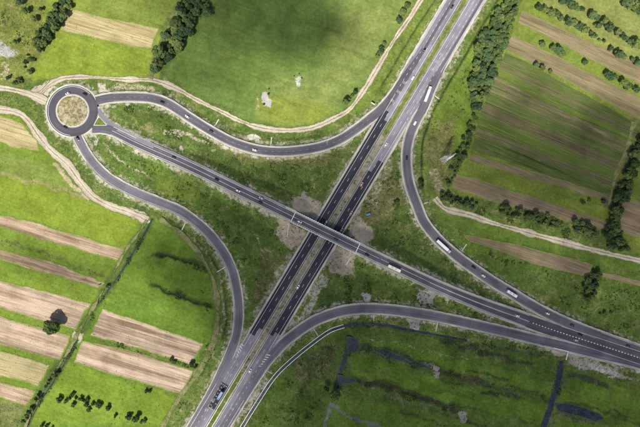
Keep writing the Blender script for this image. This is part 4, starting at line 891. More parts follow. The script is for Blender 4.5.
# ------------------------------------------------------------------ trees
def crown_mesh(name, seed, r, h, z0, nleaf, mat, lobes=16, leaf=0.62, flat=1.0):
    rs_ = np.random.default_rng(seed); lob = []
    for k in range(lobes):
        a = rs_.uniform(0, 2 * math.pi); q = math.sqrt(rs_.random()) * 0.66 * r; zz = z0 + h * (0.25 + 0.55 * rs_.random() * (1 - (q / r) ** 2 * .7))
        lob.append((q * math.cos(a), q * math.sin(a), zz, r * rs_.uniform(.26, .44), h * rs_.uniform(.18, .30)))
    lob = np.array(lob); w = lob[:, 3] ** 2; w /= w.sum(); k = rs_.choice(lobes, nleaf, p=w)
    d = rs_.normal(size=(nleaf, 3)); d[:, 2] = np.abs(d[:, 2]) * .9 + d[:, 2] * .25; d /= np.linalg.norm(d, axis=1)[:, None]
    rad = rs_.uniform(.72, 1.08, nleaf)[:, None]; c = lob[k, :3] + d * np.stack([lob[k, 3], lob[k, 3], lob[k, 4]], 1) * rad
    nrm = d + rs_.normal(0, .55, (nleaf, 3)); nrm[:, 2] += .35; nrm /= np.linalg.norm(nrm, axis=1)[:, None]
    up = rs_.normal(size=(nleaf, 3)); u = np.cross(nrm, up); u /= np.linalg.norm(u, axis=1)[:, None]; vv = np.cross(nrm, u)
    s_ = rs_.uniform(.55, 1.3, nleaf)[:, None] * leaf; s2 = s_ * rs_.uniform(.5, .9, (nleaf, 1))
    Vt = np.stack([c - u * s_, c - vv * s2 * .9, c + u * s_ , c + vv * s2], 1).reshape(-1, 3)
    F = np.arange(nleaf * 4).reshape(-1, 4)
    me = bpy.data.meshes.new(name); me.from_pydata(Vt.tolist(), [], F.tolist()); me.materials.append(mat); me.update(); return me
def trunk_mesh(name, h, r, seed, limbs=5):
    rr = random.Random(seed); mb = MB(); mb.tube((0, 0, -.3), (0, 0, h * .55), r, r * .65, 8); mb.tube((0, 0, h * .55), (rr.uniform(-.2, .2), rr.uniform(-.2, .2), h), r * .65, r * .2, 7)
    for k in range(limbs):
        a = k * 6.28 / limbs + rr.uniform(-.4, .4); z = h * rr.uniform(.35, .65); L = h * rr.uniform(.25, .4); mb.tube((0, 0, z), (math.cos(a) * L * .8, math.sin(a) * L * .8, z + L * .7), r * .4, r * .1, 5)
    return mb.mesh(name, M['bark'])
TREES = [(crown_mesh('crown', 100 + k, 4.2, 7.5, 2.6, 1500, M['leaf_dark' if k % 2 else 'leaf'], 15 + k), trunk_mesh('trunk', 7.5, .26, k)) for k in range(6)]      # radius 4.2 m, height about 9.5 m
BUSH = [(crown_mesh('crown', 200 + k, 2.0, 2.6, 0.1, 460, M['leaf_bush'], 8 + k, 0.36), trunk_mesh('trunk', 2.0, .09, k, 4)) for k in range(4)]
BIG = (crown_mesh('crown', 300, 8.6, 11.5, 2.6, 4600, M['leaf'], 34, 0.72), trunk_mesh('trunk', 11, .45, 50, 7))
tcount = [0]
def plant(proto, px, py, k, name, label, cat, group=None, hk=None):
    hgt = 9.5 * k if proto in TREES else (12 if proto is BIG else 2.5 * k)
    sh_ = 1 - (0.6 * hgt) / H; x, y = P2(px, py) * sh_                    # the photo shows the crown, the base stands a little nearer the middle
    t = thing(name, label, cat, (x, y, gz(x, y) - .05), random.uniform(0, 6.28), group); k2 = k * random.uniform(.8, 1.2); t.scale = (k, k2, k * (hk or random.uniform(.85, 1.15)))
    share('crown', proto[0], t); share('trunk', proto[1], t); return t
def inpoly(x, y, poly):
    c = False; n = len(poly)
    for i in range(n):
        (x1, y1), (x2, y2) = poly[i], poly[(i + 1) % n]
        if (y1 > y) != (y2 > y) and x < (x2 - x1) * (y - y1) / (y2 - y1) + x1: c = not c
    return c
W1 = ['', 'first', 'second', 'third', 'fourth', 'fifth', 'sixth', 'seventh', 'eighth', 'ninth', 'tenth', 'eleventh', 'twelfth', 'thirteenth', 'fourteenth', 'fifteenth', 'sixteenth', 'seventeenth', 'eighteenth', 'nineteenth']
W10 = ['', '', 'twenty', 'thirty', 'forty', 'fifty', 'sixty', 'seventy', 'eighty', 'ninety']
def ordinal(n):
    if n < 20: return W1[n]
    return W10[n // 10][:-1] + 'ieth' if n % 10 == 0 else W10[n // 10] + '-' + W1[n % 10]
WOODS = []
def wood(poly, n, mind, kr, label, group, protos=TREES, name='tree', cat='tree'):
    WOODS.append(poly); xs = [p[0] for p in poly]; ys = [p[1] for p in poly]; pts = []; tries = 0
    while len(pts) < n and tries < n * 200:
        tries += 1; x = random.uniform(min(xs), max(xs)); y = random.uniform(min(ys), max(ys))
        if inpoly(x, y, poly) and all((x - a) ** 2 + (y - b) ** 2 > mind ** 2 for a, b in pts): pts.append((x, y))
    for i, (x, y) in enumerate(sorted(pts, key=lambda q: q[1])): plant(random.choice(protos), x, y, random.uniform(*kr), name, label.replace(' in ', f', {ordinal(i + 1)} from the top in ', 1) if ' in ' in label else f'{label}, {ordinal(i + 1)} from the top', cat, group)
wood([(184, -4), (207, -4), (212, 8), (208, 14), (197, 19), (190, 31), (179, 49), (169, 61), (160, 71), (152, 74), (152, 64), (158, 47), (168, 30), (178, 17), (183, 0)], 44, 4.2, (.55, 1.3), 'dark green tree in the dense belt left of the big meadow', 'trees in the belt left of the big meadow')
wood([(60, -3), (74, -3), (69, 8), (57, 28), (46, 46), (40, 52), (35, 48), (33, 41), (46, 22), (58, 2)], 32, 3.4, (.42, 1.0), 'dark green tree in the slanting belt at the top left', 'trees in the slanting top left belt')
wood([(506, -4), (521, -4), (518, 5), (513, 22), (505, 46), (494, 70), (486, 95), (478, 113), (473, 108), (471, 90), (474, 62), (477, 48), (486, 28), (497, 12)], 82, 4.0, (.5, 1.25), 'leafy tree in the wood between the highway and the right fields', 'trees in the wood beside the right fields')
wood([(474, 114), (478, 120), (468, 148), (458, 172), (449, 186), (443, 184), (452, 165), (462, 140)], 24, 3.2, (.3, .8), 'small tree in the thin hedge below the wood', 'small trees in the thin hedge below the wood')
wood([(641, 133), (645, 140), (640, 155), (636, 165), (630, 188), (622, 215), (620, 240), (630, 250), (608, 250), (606, 240), (612, 212), (620, 186), (629, 160), (638, 138)], 46, 3.6, (.4, 1.05), 'tree in the hedge along the right edge of the fields', 'trees in the right hedge')
wood([(500, 205), (520, 209), (548, 215), (562, 221), (560, 228), (540, 224), (512, 218), (498, 212)], 22, 3.6, (.35, .9), 'bushy tree in the row above the right dirt road', 'bushy trees above the right dirt road')
wood([(572, 219), (588, 224), (598, 233), (592, 238), (576, 232)], 12, 3.6, (.5, .9), 'bushy tree in the clump beside the right hedge', 'trees in the clump beside the right hedge')
wood([(441, 192), (455, 196), (478, 203), (474, 208), (452, 203), (442, 199)], 16, 3.4, (.4, .7), 'low tree beside the dirt road end near the right slip road', 'low trees at the dirt road end')
wood([(588, 273), (596, 268), (600, 278), (594, 296), (585, 302), (580, 294)], 13, 3.5, (.45, .8), 'dark tree in the clump at the end of the brown strip', 'dark trees at the end of the brown strip')
def row(pts, kr, what, where, group, protos=TREES, name=None, cat=None):
    name = name or ('bush' if 'bush' in what else 'tree'); cat = cat or name; kr = (kr[0] * 0.9, kr[1] * 1.32)
    for i, (x, y) in enumerate(sorted(pts)):
        nth = ORD[i] if i < len(ORD) else 'last'
        plant(random.choice(protos), x, y, random.uniform(*kr), name, f'{what}, {nth} from the left {where}', cat, group)
row([(563, 2), (569.7, 3), (573, 6), (578, 9), (582.5, 9.5)], (.5, .75), 'round bush', 'at the top of the upper right meadow', 'bushes at the top of the meadow')
row([(592, 15.5), (597, 18), (601, 23), (598, 25.5), (604, 21), (610, 27), (617.6, 33), (622, 36), (626, 38.5), (631.7, 42), (637, 45)], (.6, .95), 'dark round tree', 'in the middle row of the upper right meadow', 'trees in the middle meadow row')
row([(539, 7.5), (545, 10), (551, 13.5), (556, 15), (561, 17.5), (568, 22), (574, 22.5), (580, 26), (584.5, 30), (591, 33), (594, 36.5), (600, 40), (604, 41)], (.45, .75), 'round bush', 'in the long row above the topmost brown strip', 'bushes above the topmost brown strip')
row([(611, 48.5), (616, 53), (620, 55), (624.6, 57), (633, 59.5), (638, 63)], (.6, .85), 'dark bush', 'in the right hand row above the topmost brown strip', 'bushes at the right above the brown strip')
row([(542.5, 44), (553.5, 48), (558.5, 50.5), (562, 53.5), (585, 62.5)], (.5, .75), 'small tree', 'in the green gap between the two brown strips', 'trees between the brown strips')
row([(607.5, 75), (611, 76.5), (615, 78), (623, 83), (627.5, 86), (632, 87), (637, 90)], (.5, .75), 'small bush', 'at the right end of the green gap', 'bushes at the right of the green gap')
row([(536, 65), (542.5, 68), (550.5, 71.5)], (.45, .65), 'small tree', 'of three below the second brown strip', 'three trees below the second strip')
row([(628, 2), (633, 5.5), (637, 9), (641, 13), (636, 0.5), (645, 6)], (.75, 1.05), 'dark tree', 'in the top right corner', 'trees in the top right corner')
row([(26, 11), (34, 19), (41, 9), (20, 2)], (.5, .7), 'round bush', 'in the rough corner at the top left', 'bushes in the top left corner')
row([(28, 55), (30, 59), (26, 62), (25, 67), (30, 71), (33, 60), (8, 77), (15, 83), (20, 81), (18, 79)], (.7, 1.35), 'small dark bush', 'below the slanting tree belt', 'bushes below the slanting belt', BUSH, 'bush', 'bush')
plant(TREES[0], 16, 42, .5, 'tree', 'narrow dark tree beside the grey paved patch at the left edge', 'tree', None, 1.3)
plant(BIG, 51.5, 326.5, 1.0, 'tree', 'big solitary round tree between two pale ploughed strips', 'tree', None, 1.0)
plant(TREES[2], 335, 395.5, 1.25, 'tree', 'large dark tree standing where the marsh pond arm ends', 'tree')
plant(TREES[1], 327, 388, .7, 'tree', 'smaller tree left of the large dark marsh tree', 'tree')
row([(384, 44), (381.5, 48), (380, 52), (377, 57)], (.55, .8), 'tree', 'in the short row along the meadow track', 'trees along the meadow track')
row([(407, 6), (403, 13), (399, 20)], (.5, .7), 'tree', 'beside the meadow track at the top edge', 'trees beside the track at the top')
row([(355, 92), (352, 96), (349, 100), (346, 102)], (.45, .65), 'tree', 'where the meadow track bends', 'trees at the track bend')
bb = [(235, 78), (262, 85), (275, 75), (290, 60), (302, 72), (320, 75), (333, 84), (345, 80), (290, 100), (355, 120), (345, 100), (372, 95), (390, 100), (398, 106), (430, 110), (460, 145)]
row([(x / 4, 380 + y / 4) for x, y in bb], (1.0, 1.45), 'small dark bush', 'in the row on the lowest bright field', 'bushes on the lowest bright field', BUSH, 'bush', 'bush')
row([(128.7, 417.5), (133, 420), (135, 421.5), (138, 417.5), (141, 422), (144, 421)], (1.0, 1.45), 'dark bush', 'in the cluster near the bottom edge', 'bushes near the bottom edge', BUSH, 'bush', 'bush')
row([(146, 391.2), (150, 391.2)], (.8, 1.0), 'dark bush', 'of the pair below the lower ploughed field', 'bush pair below the ploughed field', BUSH, 'bush', 'bush')
row([(42, 425.5), (47, 426), (52.5, 427)], (.8, 1.1), 'dark bush', 'on the bottom edge beside the ditch', 'bushes on the bottom edge', BUSH, 'bush', 'bush')
row([(49, 381), (54, 376), (32, 409), (36, 400), (26, 415), (24, 421), (46, 386), (29, 412)], (.38, .6), 'small tree', 'along the lower ditch', 'small trees along the lower ditch')
plant(TREES[3], 107, 287, .42, 'tree', 'lone small dark tree on the ditch bank above the ploughed fields', 'tree')
row([(171, 360), (174, 362), (195, 367), (192, 365)], (.8, 1.3), 'scrubby bush', 'between the two pale ploughed fields', 'bushes between the ploughed fields', BUSH, 'bush', 'bush')
row([(396, 203), (421, 186), (420, 182)], (.9, 1.5), 'dark bush', 'around the right slip road', 'bushes around the right slip road', BUSH, 'bush', 'bush')
row([(604, 201), (589, 200), (583, 202)], (.8, 1.3), 'small bush', 'on the green margin above the fallow field', 'bushes above the fallow field', BUSH, 'bush', 'bush')
row([(605, 313), (611, 312), (600, 314)], (.9, 1.4), 'dark bush', 'in rough grass near the right road end', 'bushes near the right end of the road', BUSH, 'bush', 'bush')
row([(264, 104.5), (268.5, 89), (268.5, 94)], (.5, .75), 'tiny bush', 'around the white chalk patch in the big meadow', 'bushes at the chalk patch', BUSH, 'bush', 'bush')
row([(294, 76), (299, 73.8), (301.5, 78)], (.4, .6), 'tiny bush', 'around the grey stony patch in the big meadow', 'bushes at the stony patch', BUSH, 'bush', 'bush')

# ------------------------------------------------------------------ scrub, tussocks and stones (uncountable)
def band(path, w): p_ = path; return [tuple(q) for q in (p_.px + p_.nr * [1, -1] * w / S)[::3]] + [tuple(q) for q in (p_.px - p_.nr * [1, -1] * w / S)[::-3]]
def scatter_leaf(name, zones, label, mat, leaf=.4, gate=.52):
    V_ = []; cols = []
    for poly, n, k in zones:
        xs = [p[0] for p in poly]; ys = [p[1] for p in poly]; c = 0; tr_ = 0
        while c < n and tr_ < n * 80:
            tr_ += 1; x, y = random.uniform(min(xs), max(xs)), random.uniform(min(ys), max(ys))
            if not inpoly(x, y, poly): continue
            w = P2(x, y); i = np.searchsorted(ax, w[0]); j = np.searchsorted(ay, w[1])
            if (roadD[j, i] < 1.5 and k > .55) or random.random() > float(sm(vnoise(w[0], w[1], 9.0, 71), gate, gate + .3)): continue
            c += 1.5; r = k * random.choice((.5, .7, .9, 1.2, 1.8)); z = Z[j, i]; m = 18
            d = rng.normal(size=(m, 3)); d /= np.linalg.norm(d, axis=1)[:, None]; d[:, 2] = np.abs(d[:, 2])
            ce = np.array([w[0], w[1], z]) + d * [r, r, r * .8] * rng.uniform(.6, 1, (m, 1)); nn = d + rng.normal(0, .5, (m, 3)); nn /= np.linalg.norm(nn, axis=1)[:, None]
            u = np.cross(nn, rng.normal(size=(m, 3))); u /= np.linalg.norm(u, axis=1)[:, None]; v_ = np.cross(nn, u); s_ = leaf * rng.uniform(.6, 1.3, (m, 1))
            V_.append(np.stack([ce - u * s_, ce - v_ * s_ * .7, ce + u * s_, ce + v_ * s_ * .7], 1).reshape(-1, 3))
    V_ = np.concatenate(V_); F = np.arange(len(V_)).reshape(-1, 4)
    me = bpy.data.meshes.new(name); me.from_pydata(V_.tolist(), [], F.tolist()); me.materials.append(mat); me.update()
    tag(link(bpy.data.objects.new(name, me)), label, 'scrub', kind='stuff')
scatter_leaf('scrub', [([(112, 104), (150, 102), (200, 130), (215, 148), (170, 138), (130, 122)], 150, .9), ([(205, 150), (245, 160), (300, 165), (330, 155), (305, 205), (260, 195), (215, 175)], 260, .9), ([(100, 143), (160, 168), (240, 204), (285, 228), (285, 250), (250, 300), (240, 265), (215, 230), (150, 190)], 260, .8),
                       ([(375, 150), (403, 140), (404, 180), (412, 215), (440, 255), (500, 298), (430, 278), (370, 238), (355, 215)], 300, .8), ([(330, 268), (360, 262), (420, 290), (500, 320), (430, 312), (370, 302), (310, 316)], 300, .9), ([(470, 242), (540, 270), (640, 292), (640, 338), (590, 318), (540, 292)], 320, .8),
                       ([(300, 352), (340, 345), (330, 420), (262, 425), (275, 390)], 160, .9), ([(362, 344), (400, 354), (485, 382), (540, 396), (480, 388), (400, 366), (360, 352)], 160, .7), ([(354, 378), (430, 399), (470, 412), (460, 416), (400, 398), (350, 384)], 110, .7), ([(432, 342), (500, 354), (540, 366), (500, 360), (440, 348)], 90, .7),
                       ([(425, 120), (470, 60), (478, 110), (455, 150), (436, 190), (424, 170)], 130, .7), ([(450, 198), (560, 226), (600, 240), (600, 248), (540, 232), (455, 208)], 200, .9), ([(0, 0), (50, 0), (30, 50), (0, 40)], 60, .8), (band(dK, 4.5), 110, .7), ([(150, 252), (176, 257), (208, 268), (206, 273), (176, 264), (150, 256)], 70, .7), ([(146, 283), (172, 291), (213, 304), (211, 309), (172, 298), (146, 287)], 80, .7), ([(98, 336), (140, 349), (196, 366), (196, 370), (140, 354), (96, 340)], 80, .6), (band(dW, 4.0), 60, .7), (band(dD, 3.4), 200, .6), (band(dP, 2.4), 110, .6), (band(dP2, 2.4), 110, .6), (band(pH.cut(pH.near(hx(150), 150), pH.near(hx(370), 370)), 1.6), 70, .5), ([(200, 290), (222, 300), (215, 350), (190, 400), (170, 420), (195, 372), (212, 330)], 80, .6), ([(150, 222), (155, 222), (112, 292), (78, 345), (25, 427), (18, 427), (74, 338), (104, 292)], 130, .6)],
             'low dark green scrub scattered over the rough ground', M['leaf_scrub'], .42)
def parea(p): return abs(sum(p[i][0] * p[(i + 1) % len(p)][1] - p[(i + 1) % len(p)][0] * p[i][1] for i in range(len(p)))) / 2
scatter_leaf('undergrowth', [(p, int(parea(p) * .55), 1.7) for p in WOODS], 'leafy undergrowth filling the wood, belts and hedges', M['leaf'], .5, 0.25)
# tussocks of rough grass
cand = rng.uniform([-310, -208], [310, 208], (150000, 2)); ii = np.searchsorted(ax, cand[:, 0]); jj = np.searchsorted(ay, cand[:, 1])
prob = np.clip(RO[jj, ii], 0, 1) * (roadD[jj, ii] > 2.6) * (0.35 + vnoise(cand[:, 0], cand[:, 1], 12, 41)) * 0.42
for p in TRACKS:
    for q in p.xy[::2]: prob[(np.abs(cand[:, 0] - q[0]) < 4.5) & (np.abs(cand[:, 1] - q[1]) < 4.5)] = 0
sel = rng.random(len(cand)) < prob; cand, ii, jj = cand[sel], ii[sel], jj[sel]; n = len(cand)
z = Z[jj, ii]; base = COL[jj, ii] * rng.uniform(.55, 1.5, (n, 1)); dry = rng.random(n) < .22; base[dry] = np.array([0.27, 0.235, 0.12]) * rng.uniform(.7, 1.15, (dry.sum(), 1))
Vt = []; Ct = []
for k in range(3):
    a = rng.uniform(0, 6.28, n); w = rng.uniform(.25, .62, n); h = rng.uniform(.2, .6, n); dx, dy = np.cos(a) * w, np.sin(a) * w; lx, ly = rng.normal(0, .3, n), rng.normal(0, .3, n)
    Vt.append(np.stack([np.stack([cand[:, 0] - dx, cand[:, 1] - dy, z - .03], 1), np.stack([cand[:, 0] + dx, cand[:, 1] + dy, z - .03], 1), np.stack([cand[:, 0] + lx + dy * .7, cand[:, 1] + ly - dx * .7, z + h], 1)], 1).reshape(-1, 3)); Ct.append(np.repeat(base, 3, 0))
Vt = np.concatenate(Vt); me = bpy.data.meshes.new('rough_grass'); me.from_pydata(Vt.tolist(), [], np.arange(len(Vt)).reshape(-1, 3).tolist()); me.materials.append(M['tuft']); me.update(); col_attr(me, 'Col', np.concatenate(Ct))
tag(link(bpy.data.objects.new('rough_grass', me)), 'tussocks of rough grass on verges and embankments', 'grass', kind='stuff')
# rubble
mb = MB()
for (x0, x1, y0, y1, n, s0) in ((590, 618, 363, 377, 60, .8), (566, 640, 354, 380, 60, .45), (262, 272, 92, 107, 40, .55), (294, 301, 75, 85, 22, .45), (361, 369, 293, 301, 18, .5), (93, 98, 139, 147, 18, .45), (0, 14, 44, 56, 30, .4), (430, 439, 364, 378, 30, .5), (458, 467, 412, 423, 24, .5)):
    for k in range(n):
        w = P2(random.uniform(x0, x1), random.uniform(y0, y1)); i = np.searchsorted(ax, w[0]); j = np.searchsorted(ay, w[1])
        if BARE[j, i] < .3 or roadD[j, i] < .5: continue
        s_ = s0 * random.uniform(.5, 1.4); m = Matrix.Translation((*w, Z[j, i] + s_ * .2)) @ Matrix.Rotation(random.uniform(0, 6), 4, 'Z') @ Matrix.Rotation(random.uniform(-.4, .4), 4, 'X')
        mb.box((0, 0, 0), (s_ * 1.3, s_, s_ * .7), m, (random.uniform(.5, .8), random.uniform(.5, .8)))
tag(mb.build('rubble', M['stone']), 'pale loose stones on the bare patches', 'stones', kind='stuff')

# ------------------------------------------------------------------ vehicles
def paintmat(name, c): return plain(name, c, 0.28, 0.5, 0.0, 0.03)
PAINT = {'white': paintmat('white_car_paint', (0.80, 0.80, 0.79)), 'black': paintmat('black_car_paint', (0.012, 0.012, 0.014)), 'grey': paintmat('dark_grey_car_paint', (0.055, 0.057, 0.065)), 'silver': paintmat('silver_car_paint', (0.50, 0.51, 0.52)), 'red': paintmat('dark_red_car_paint', (0.14, 0.02, 0.02)), 'blue': paintmat('blue_truck_paint', (0.05, 0.16, 0.36)), 'cream': paintmat('cream_paint', (0.80, 0.78, 0.62)), 'orange': paintmat('beige_paint', (0.55, 0.40, 0.29)), 'skyblue': paintmat('light_blue_paint', (0.12, 0.27, 0.50))}
def loft(sections):     # sections: (x, [(y,z)...] closed ring)
    mb = MB(); v = []; n = len(sections[0][1])
    for x, rg in sections: v += [(x, y, z) for y, z in rg]
    f = [(i * n + j, i * n + (j + 1) % n, (i + 1) * n + (j + 1) % n, (i + 1) * n + j) for i in range(len(sections) - 1) for j in range(n)]
    f += [tuple(range(n - 1, -1, -1)), tuple((len(sections) - 1) * n + j for j in range(n))]; return mb.add(v, f)
def ringyz(w, z0, z1, b=.12): return [(-w + b, z0), (w - b, z0), (w, z0 + b), (w, z1 - b), (w - b, z1), (-w + b, z1), (-w, z1 - b), (-w, z0 + b)]
wheel_me = MB().tube((0, -.11, 0), (0, .11, 0), .33, .33, 14).mesh('wheel', M['rubber']); rim_me = MB().tube((0, -.12, 0), (0, .12, 0), .19, .19, 10).mesh('rim', M['galv'])
bigwheel = MB().tube((0, -.16, 0), (0, .16, 0), .5, .5, 14).mesh('wheel', M['rubber']); bigrim = MB().tube((0, -.17, 0), (0, .17, 0), .27, .27, 10).mesh('rim', M['galv'])
def car_body(kind):
    if kind == 'car': return loft([(-2.15, ringyz(.74, .42, .78)), (-2.0, ringyz(.83, .3, .9)), (-1.3, ringyz(.88, .25, .95)), (.7, ringyz(.88, .25, .93)), (1.5, ringyz(.86, .27, .84)), (2.0, ringyz(.80, .3, .74)), (2.2, ringyz(.68, .4, .64, .08))])
    return loft([(-2.5, ringyz(.86, .4, 1.0)), (-2.45, ringyz(.95, .3, 1.1)), (1.3, ringyz(.95, .3, 1.1)), (2.1, ringyz(.93, .32, 1.0)), (2.45, ringyz(.85, .4, .8))])
CARG = loft([(-1.95, ringyz(.66, .85, .95, .04)), (-1.35, ringyz(.70, .85, 1.36, .1)), (.0, ringyz(.70, .85, 1.40, .1)), (.35, ringyz(.70, .85, 1.36, .1)), (1.15, ringyz(.72, .82, .92, .04))]).mesh('windows', M['glass'])
ROOF = {}
body_cache = {}
def car(px, py, road, colr, label, flip=False, dx=0):
    p = ROADS[road]; i = p.near(px, py); z = p.z[i] + .03; t = p.t[i]; loc = P(px, py, z); a = math.atan2(t[1], t[0]) + (math.pi if flip else 0)
    place_car(loc, a, colr, label)
def place_car(loc, a, colr, label, van=False):
    key = (colr, van)
    if key not in body_cache:
        b = car_body('van' if van else 'car').mesh('body', PAINT[colr], False)
        r = (loft([(-2.4, ringyz(.84, 1.1, 1.95)), (1.0, ringyz(.84, 1.1, 1.98)), (1.25, ringyz(.80, 1.1, 1.85))]) if van else loft([(-1.28, ringyz(.62, 1.30, 1.385, .04)), (-.9, ringyz(.655, 1.30, 1.43, .05)), (.05, ringyz(.655, 1.30, 1.43, .05)), (.3, ringyz(.62, 1.30, 1.385, .04))])).mesh('roof', PAINT[colr])
        body_cache[key] = (b, r)
    b, r = body_cache[key]; t = thing('van' if van else 'car', label, 'van' if van else 'car', loc, a, 'vehicles on the interchange')
    share('body', b, t); share('roof', r, t)
    if van: share('windows', VANG, t)
    else: share('windows', CARG, t)
    for sx in (-1.3, 1.32):
        for sy in (-.80, .80): w = share('wheel', wheel_me, t, (sx * (1.12 if van else 1), sy, .33)); share('rim', rim_me, w)
    for sy in (-.55, .55): share('headlight', HL, t, (2.14 if not van else 2.36, sy, .58 if not van else .72)); share('tail_light', TL, t, (-2.1 if not van else -2.47, sy, .74))
HL = MB().box((0, 0, 0), (.16, .3, .14)).mesh('headlight', M['lamp']); TL = MB().box((0, 0, 0), (.12, .26, .14)).mesh('tail_light', M['red'])
VANG = loft([(1.2, ringyz(.81, 1.1, 1.8, .05)), (1.3, ringyz(.82, 1.1, 1.78, .05)), (2.0, ringyz(.80, 1.0, 1.12, .04))]).mesh('windows', M['glass'])
cars = [(187.5, 116.8, 'A', 'white', 'white car heading along the slip road below the pale track', 1), (211, 131.3, 'A', 'grey', 'dark car on the slip road beside the first drain chute', 1), (255, 150.3, 'A', 'white', 'white car on the slip road near the gravel patch', 1), (162.5, 102.3, 'A', 'black', 'black car on the slip road nearest the roundabout', 0),
        (173.8, 157.6, 'C', 'grey', 'dark grey car on the cross road nearest the roundabout', 1), (217, 179.6, 'C', 'black', 'black car on the cross road halfway to the bridge', 0), (238, 190.7, 'C', 'white', 'small white car on the cross road left of the bridge', 0), (261.5, 198.2, 'C', 'silver', 'silver car side by side with a black car before the bridge', 1), (260.5, 202.3, 'C', 'black', 'black car side by side with a silver car before the bridge', 0),
        (299.5, 221.8, 'C', 'white', 'white car at the left end of the bridge deck', 0), (336, 239.6, 'C', 'grey', 'dark car on the right half of the bridge', 0), (367, 254.6, 'C', 'black', 'black car just right of the bridge', 0),
        (406.7, 158, 'B', 'black', 'black car on the right slip road where it bends', 0), (415, 123, 'B', 'white', 'white car at the start of the right slip road', 0), (473.5, 267.2, 'B', 'black', 'black car on the right slip road below the long white truck', 0), (483, 275.6, 'B', 'white', 'white car between a black car and the white coach', 0), (547, 313.3, 'B', 'white', 'white car near the right end of the right slip road', 0), (572, 325.3, 'B', 'grey', 'dark car following the white car towards the right edge', 0), (580, 334.5, 'B', 'black', 'black car between the slip road and the cross road at the right', 0), (628, 346, 'B', 'grey', 'dark car closest to the right edge', 0),
        (517, 315.6, 'C', 'white', 'white car on the cross road before the white block line', 0), (575.5, 340, 'C', 'silver', 'silver car below the white block line', 0),
        (452, 7, 'H', 'black', 'black car on the highway at the top edge', 0), (424.3, 50.5, 'H', 'black', 'black car in the dark worn highway lane', 0), (413, 78, 'H', 'white', 'white car in the highway lane next to the green median', 0), (385.5, 145, 'H', 'white', 'white car on the right highway carriageway above the bridge', 1), (351, 213.2, 'H', 'orange', 'beige car on the right highway carriageway just above the bridge', 1),
        (361.5, 184.5, 'H', 'orange', 'beige car on the highway beside the median halfway to the bridge', 1), (326.2, 222.5, 'H', 'white', 'white car about to pass under the bridge', 0), (250, 370.5, 'H', 'white', 'white car on the lower highway beside the median', 1), (341.5, 230, 'H', 'silver', 'silver car on the right carriageway at the bridge edge', 1), (298, 287, 'H', 'white', 'white car on the highway below the bridge close to the median', 1)]
for (x, y, rd, c, lb, fl) in cars: car(x, y, rd, c, lb, bool(fl))
for (x, y, c, ang, lb) in ((68, 93.6, 'silver', 205, 'silver car at the top of the roundabout'), (85, 94.2, 'black', 150, 'black car leaving the roundabout towards the upper slip road'), (65.7, 127.2, 'black', -28, 'black car at the bottom of the roundabout')):
    place_car(P(x, y, BASE + .05), R(ang), c, lb)
i = pE.near(78, 138.5); place_car(P(78, 138.5, BASE + .05), math.atan2(pE.t[i][1], pE.t[i][0]), 'black', 'black car entering the slip road below the roundabout')

i = pB.near(369, 214); place_car((*P2(369, 214), gz(*P2(369, 214)) + .02), R(20), 'skyblue', 'light blue van parked on bare ground above the bridge', True)
def truck(px, py, road, label, cabc, boxc, L, name='truck', flip=False, articulated=True):
    p = ROADS[road]; i = p.near(px, py); z = p.z[i] + .03; t = p.t[i]; a = math.atan2(t[1], t[0]) + (math.pi if flip else 0)
    T = thing(name, label, 'truck', P(px, py, z), a, 'lorries on the interchange'); h = L / 2
    cabL = 2.3; loft([(h - cabL, ringyz(1.22, .7, 3.1, .12)), (h - .5, ringyz(1.22, .6, 3.15, .12)), (h - .1, ringyz(1.2, .5, 2.6, .12)), (h, ringyz(1.15, .5, 1.6, .12))]).build('cab', PAINT[cabc], T)
    loft([(h - .46, ringyz(1.1, 1.8, 3.0, .05)), (h - .04, ringyz(1.08, 1.75, 2.45, .05))]).build('windscreen', M['glass'], T)
    gap = .75 if articulated else .25
    body = loft([(-h, ringyz(1.25, 1.05, 3.75, .05)), (h - cabL - gap, ringyz(1.25, 1.05, 3.75, .05))]).build('cargo_box', PAINT[boxc], T)
    mb = MB(); x = -h + 1.2
    while x < h - cabL - gap - .4: mb.box((x, 0, 3.76), (.07, 2.44, .035)); x += 1.55
    mb.build('roof_rib', PAINT['silver'], body)
    MB().box((-.3, 0, .85), (L - 1.2, 1.0, .34)).build('chassis', M['rubber'], T)
    for x in ([h - 1.35, h - 4.2, -h + 1.4, -h + 2.6, -h + 3.8] if articulated else [h - 1.35, -h + 2.0]):
        for sy in (-1.05, 1.05): w = share('wheel', bigwheel, T, (x, sy, .5)); share('rim', bigrim, w)
    for sy in (-.9, .9): share('headlight', HL, T, (h, sy, .85)); share('tail_light', TL, T, (-h, sy, 1.0))
    return T
truck(443, 246.3, 'B', 'long white articulated truck on the right slip road', 'silver', 'white', 17.0)
truck(427.3, 94.5, 'B', 'white articulated truck at the edge of the upper highway', 'white', 'white', 15.0, flip=True)
truck(220.5, 394.5, 'H', 'blue truck on the dark patch of the lower highway', 'blue', 'blue', 9.0, articulated=False)
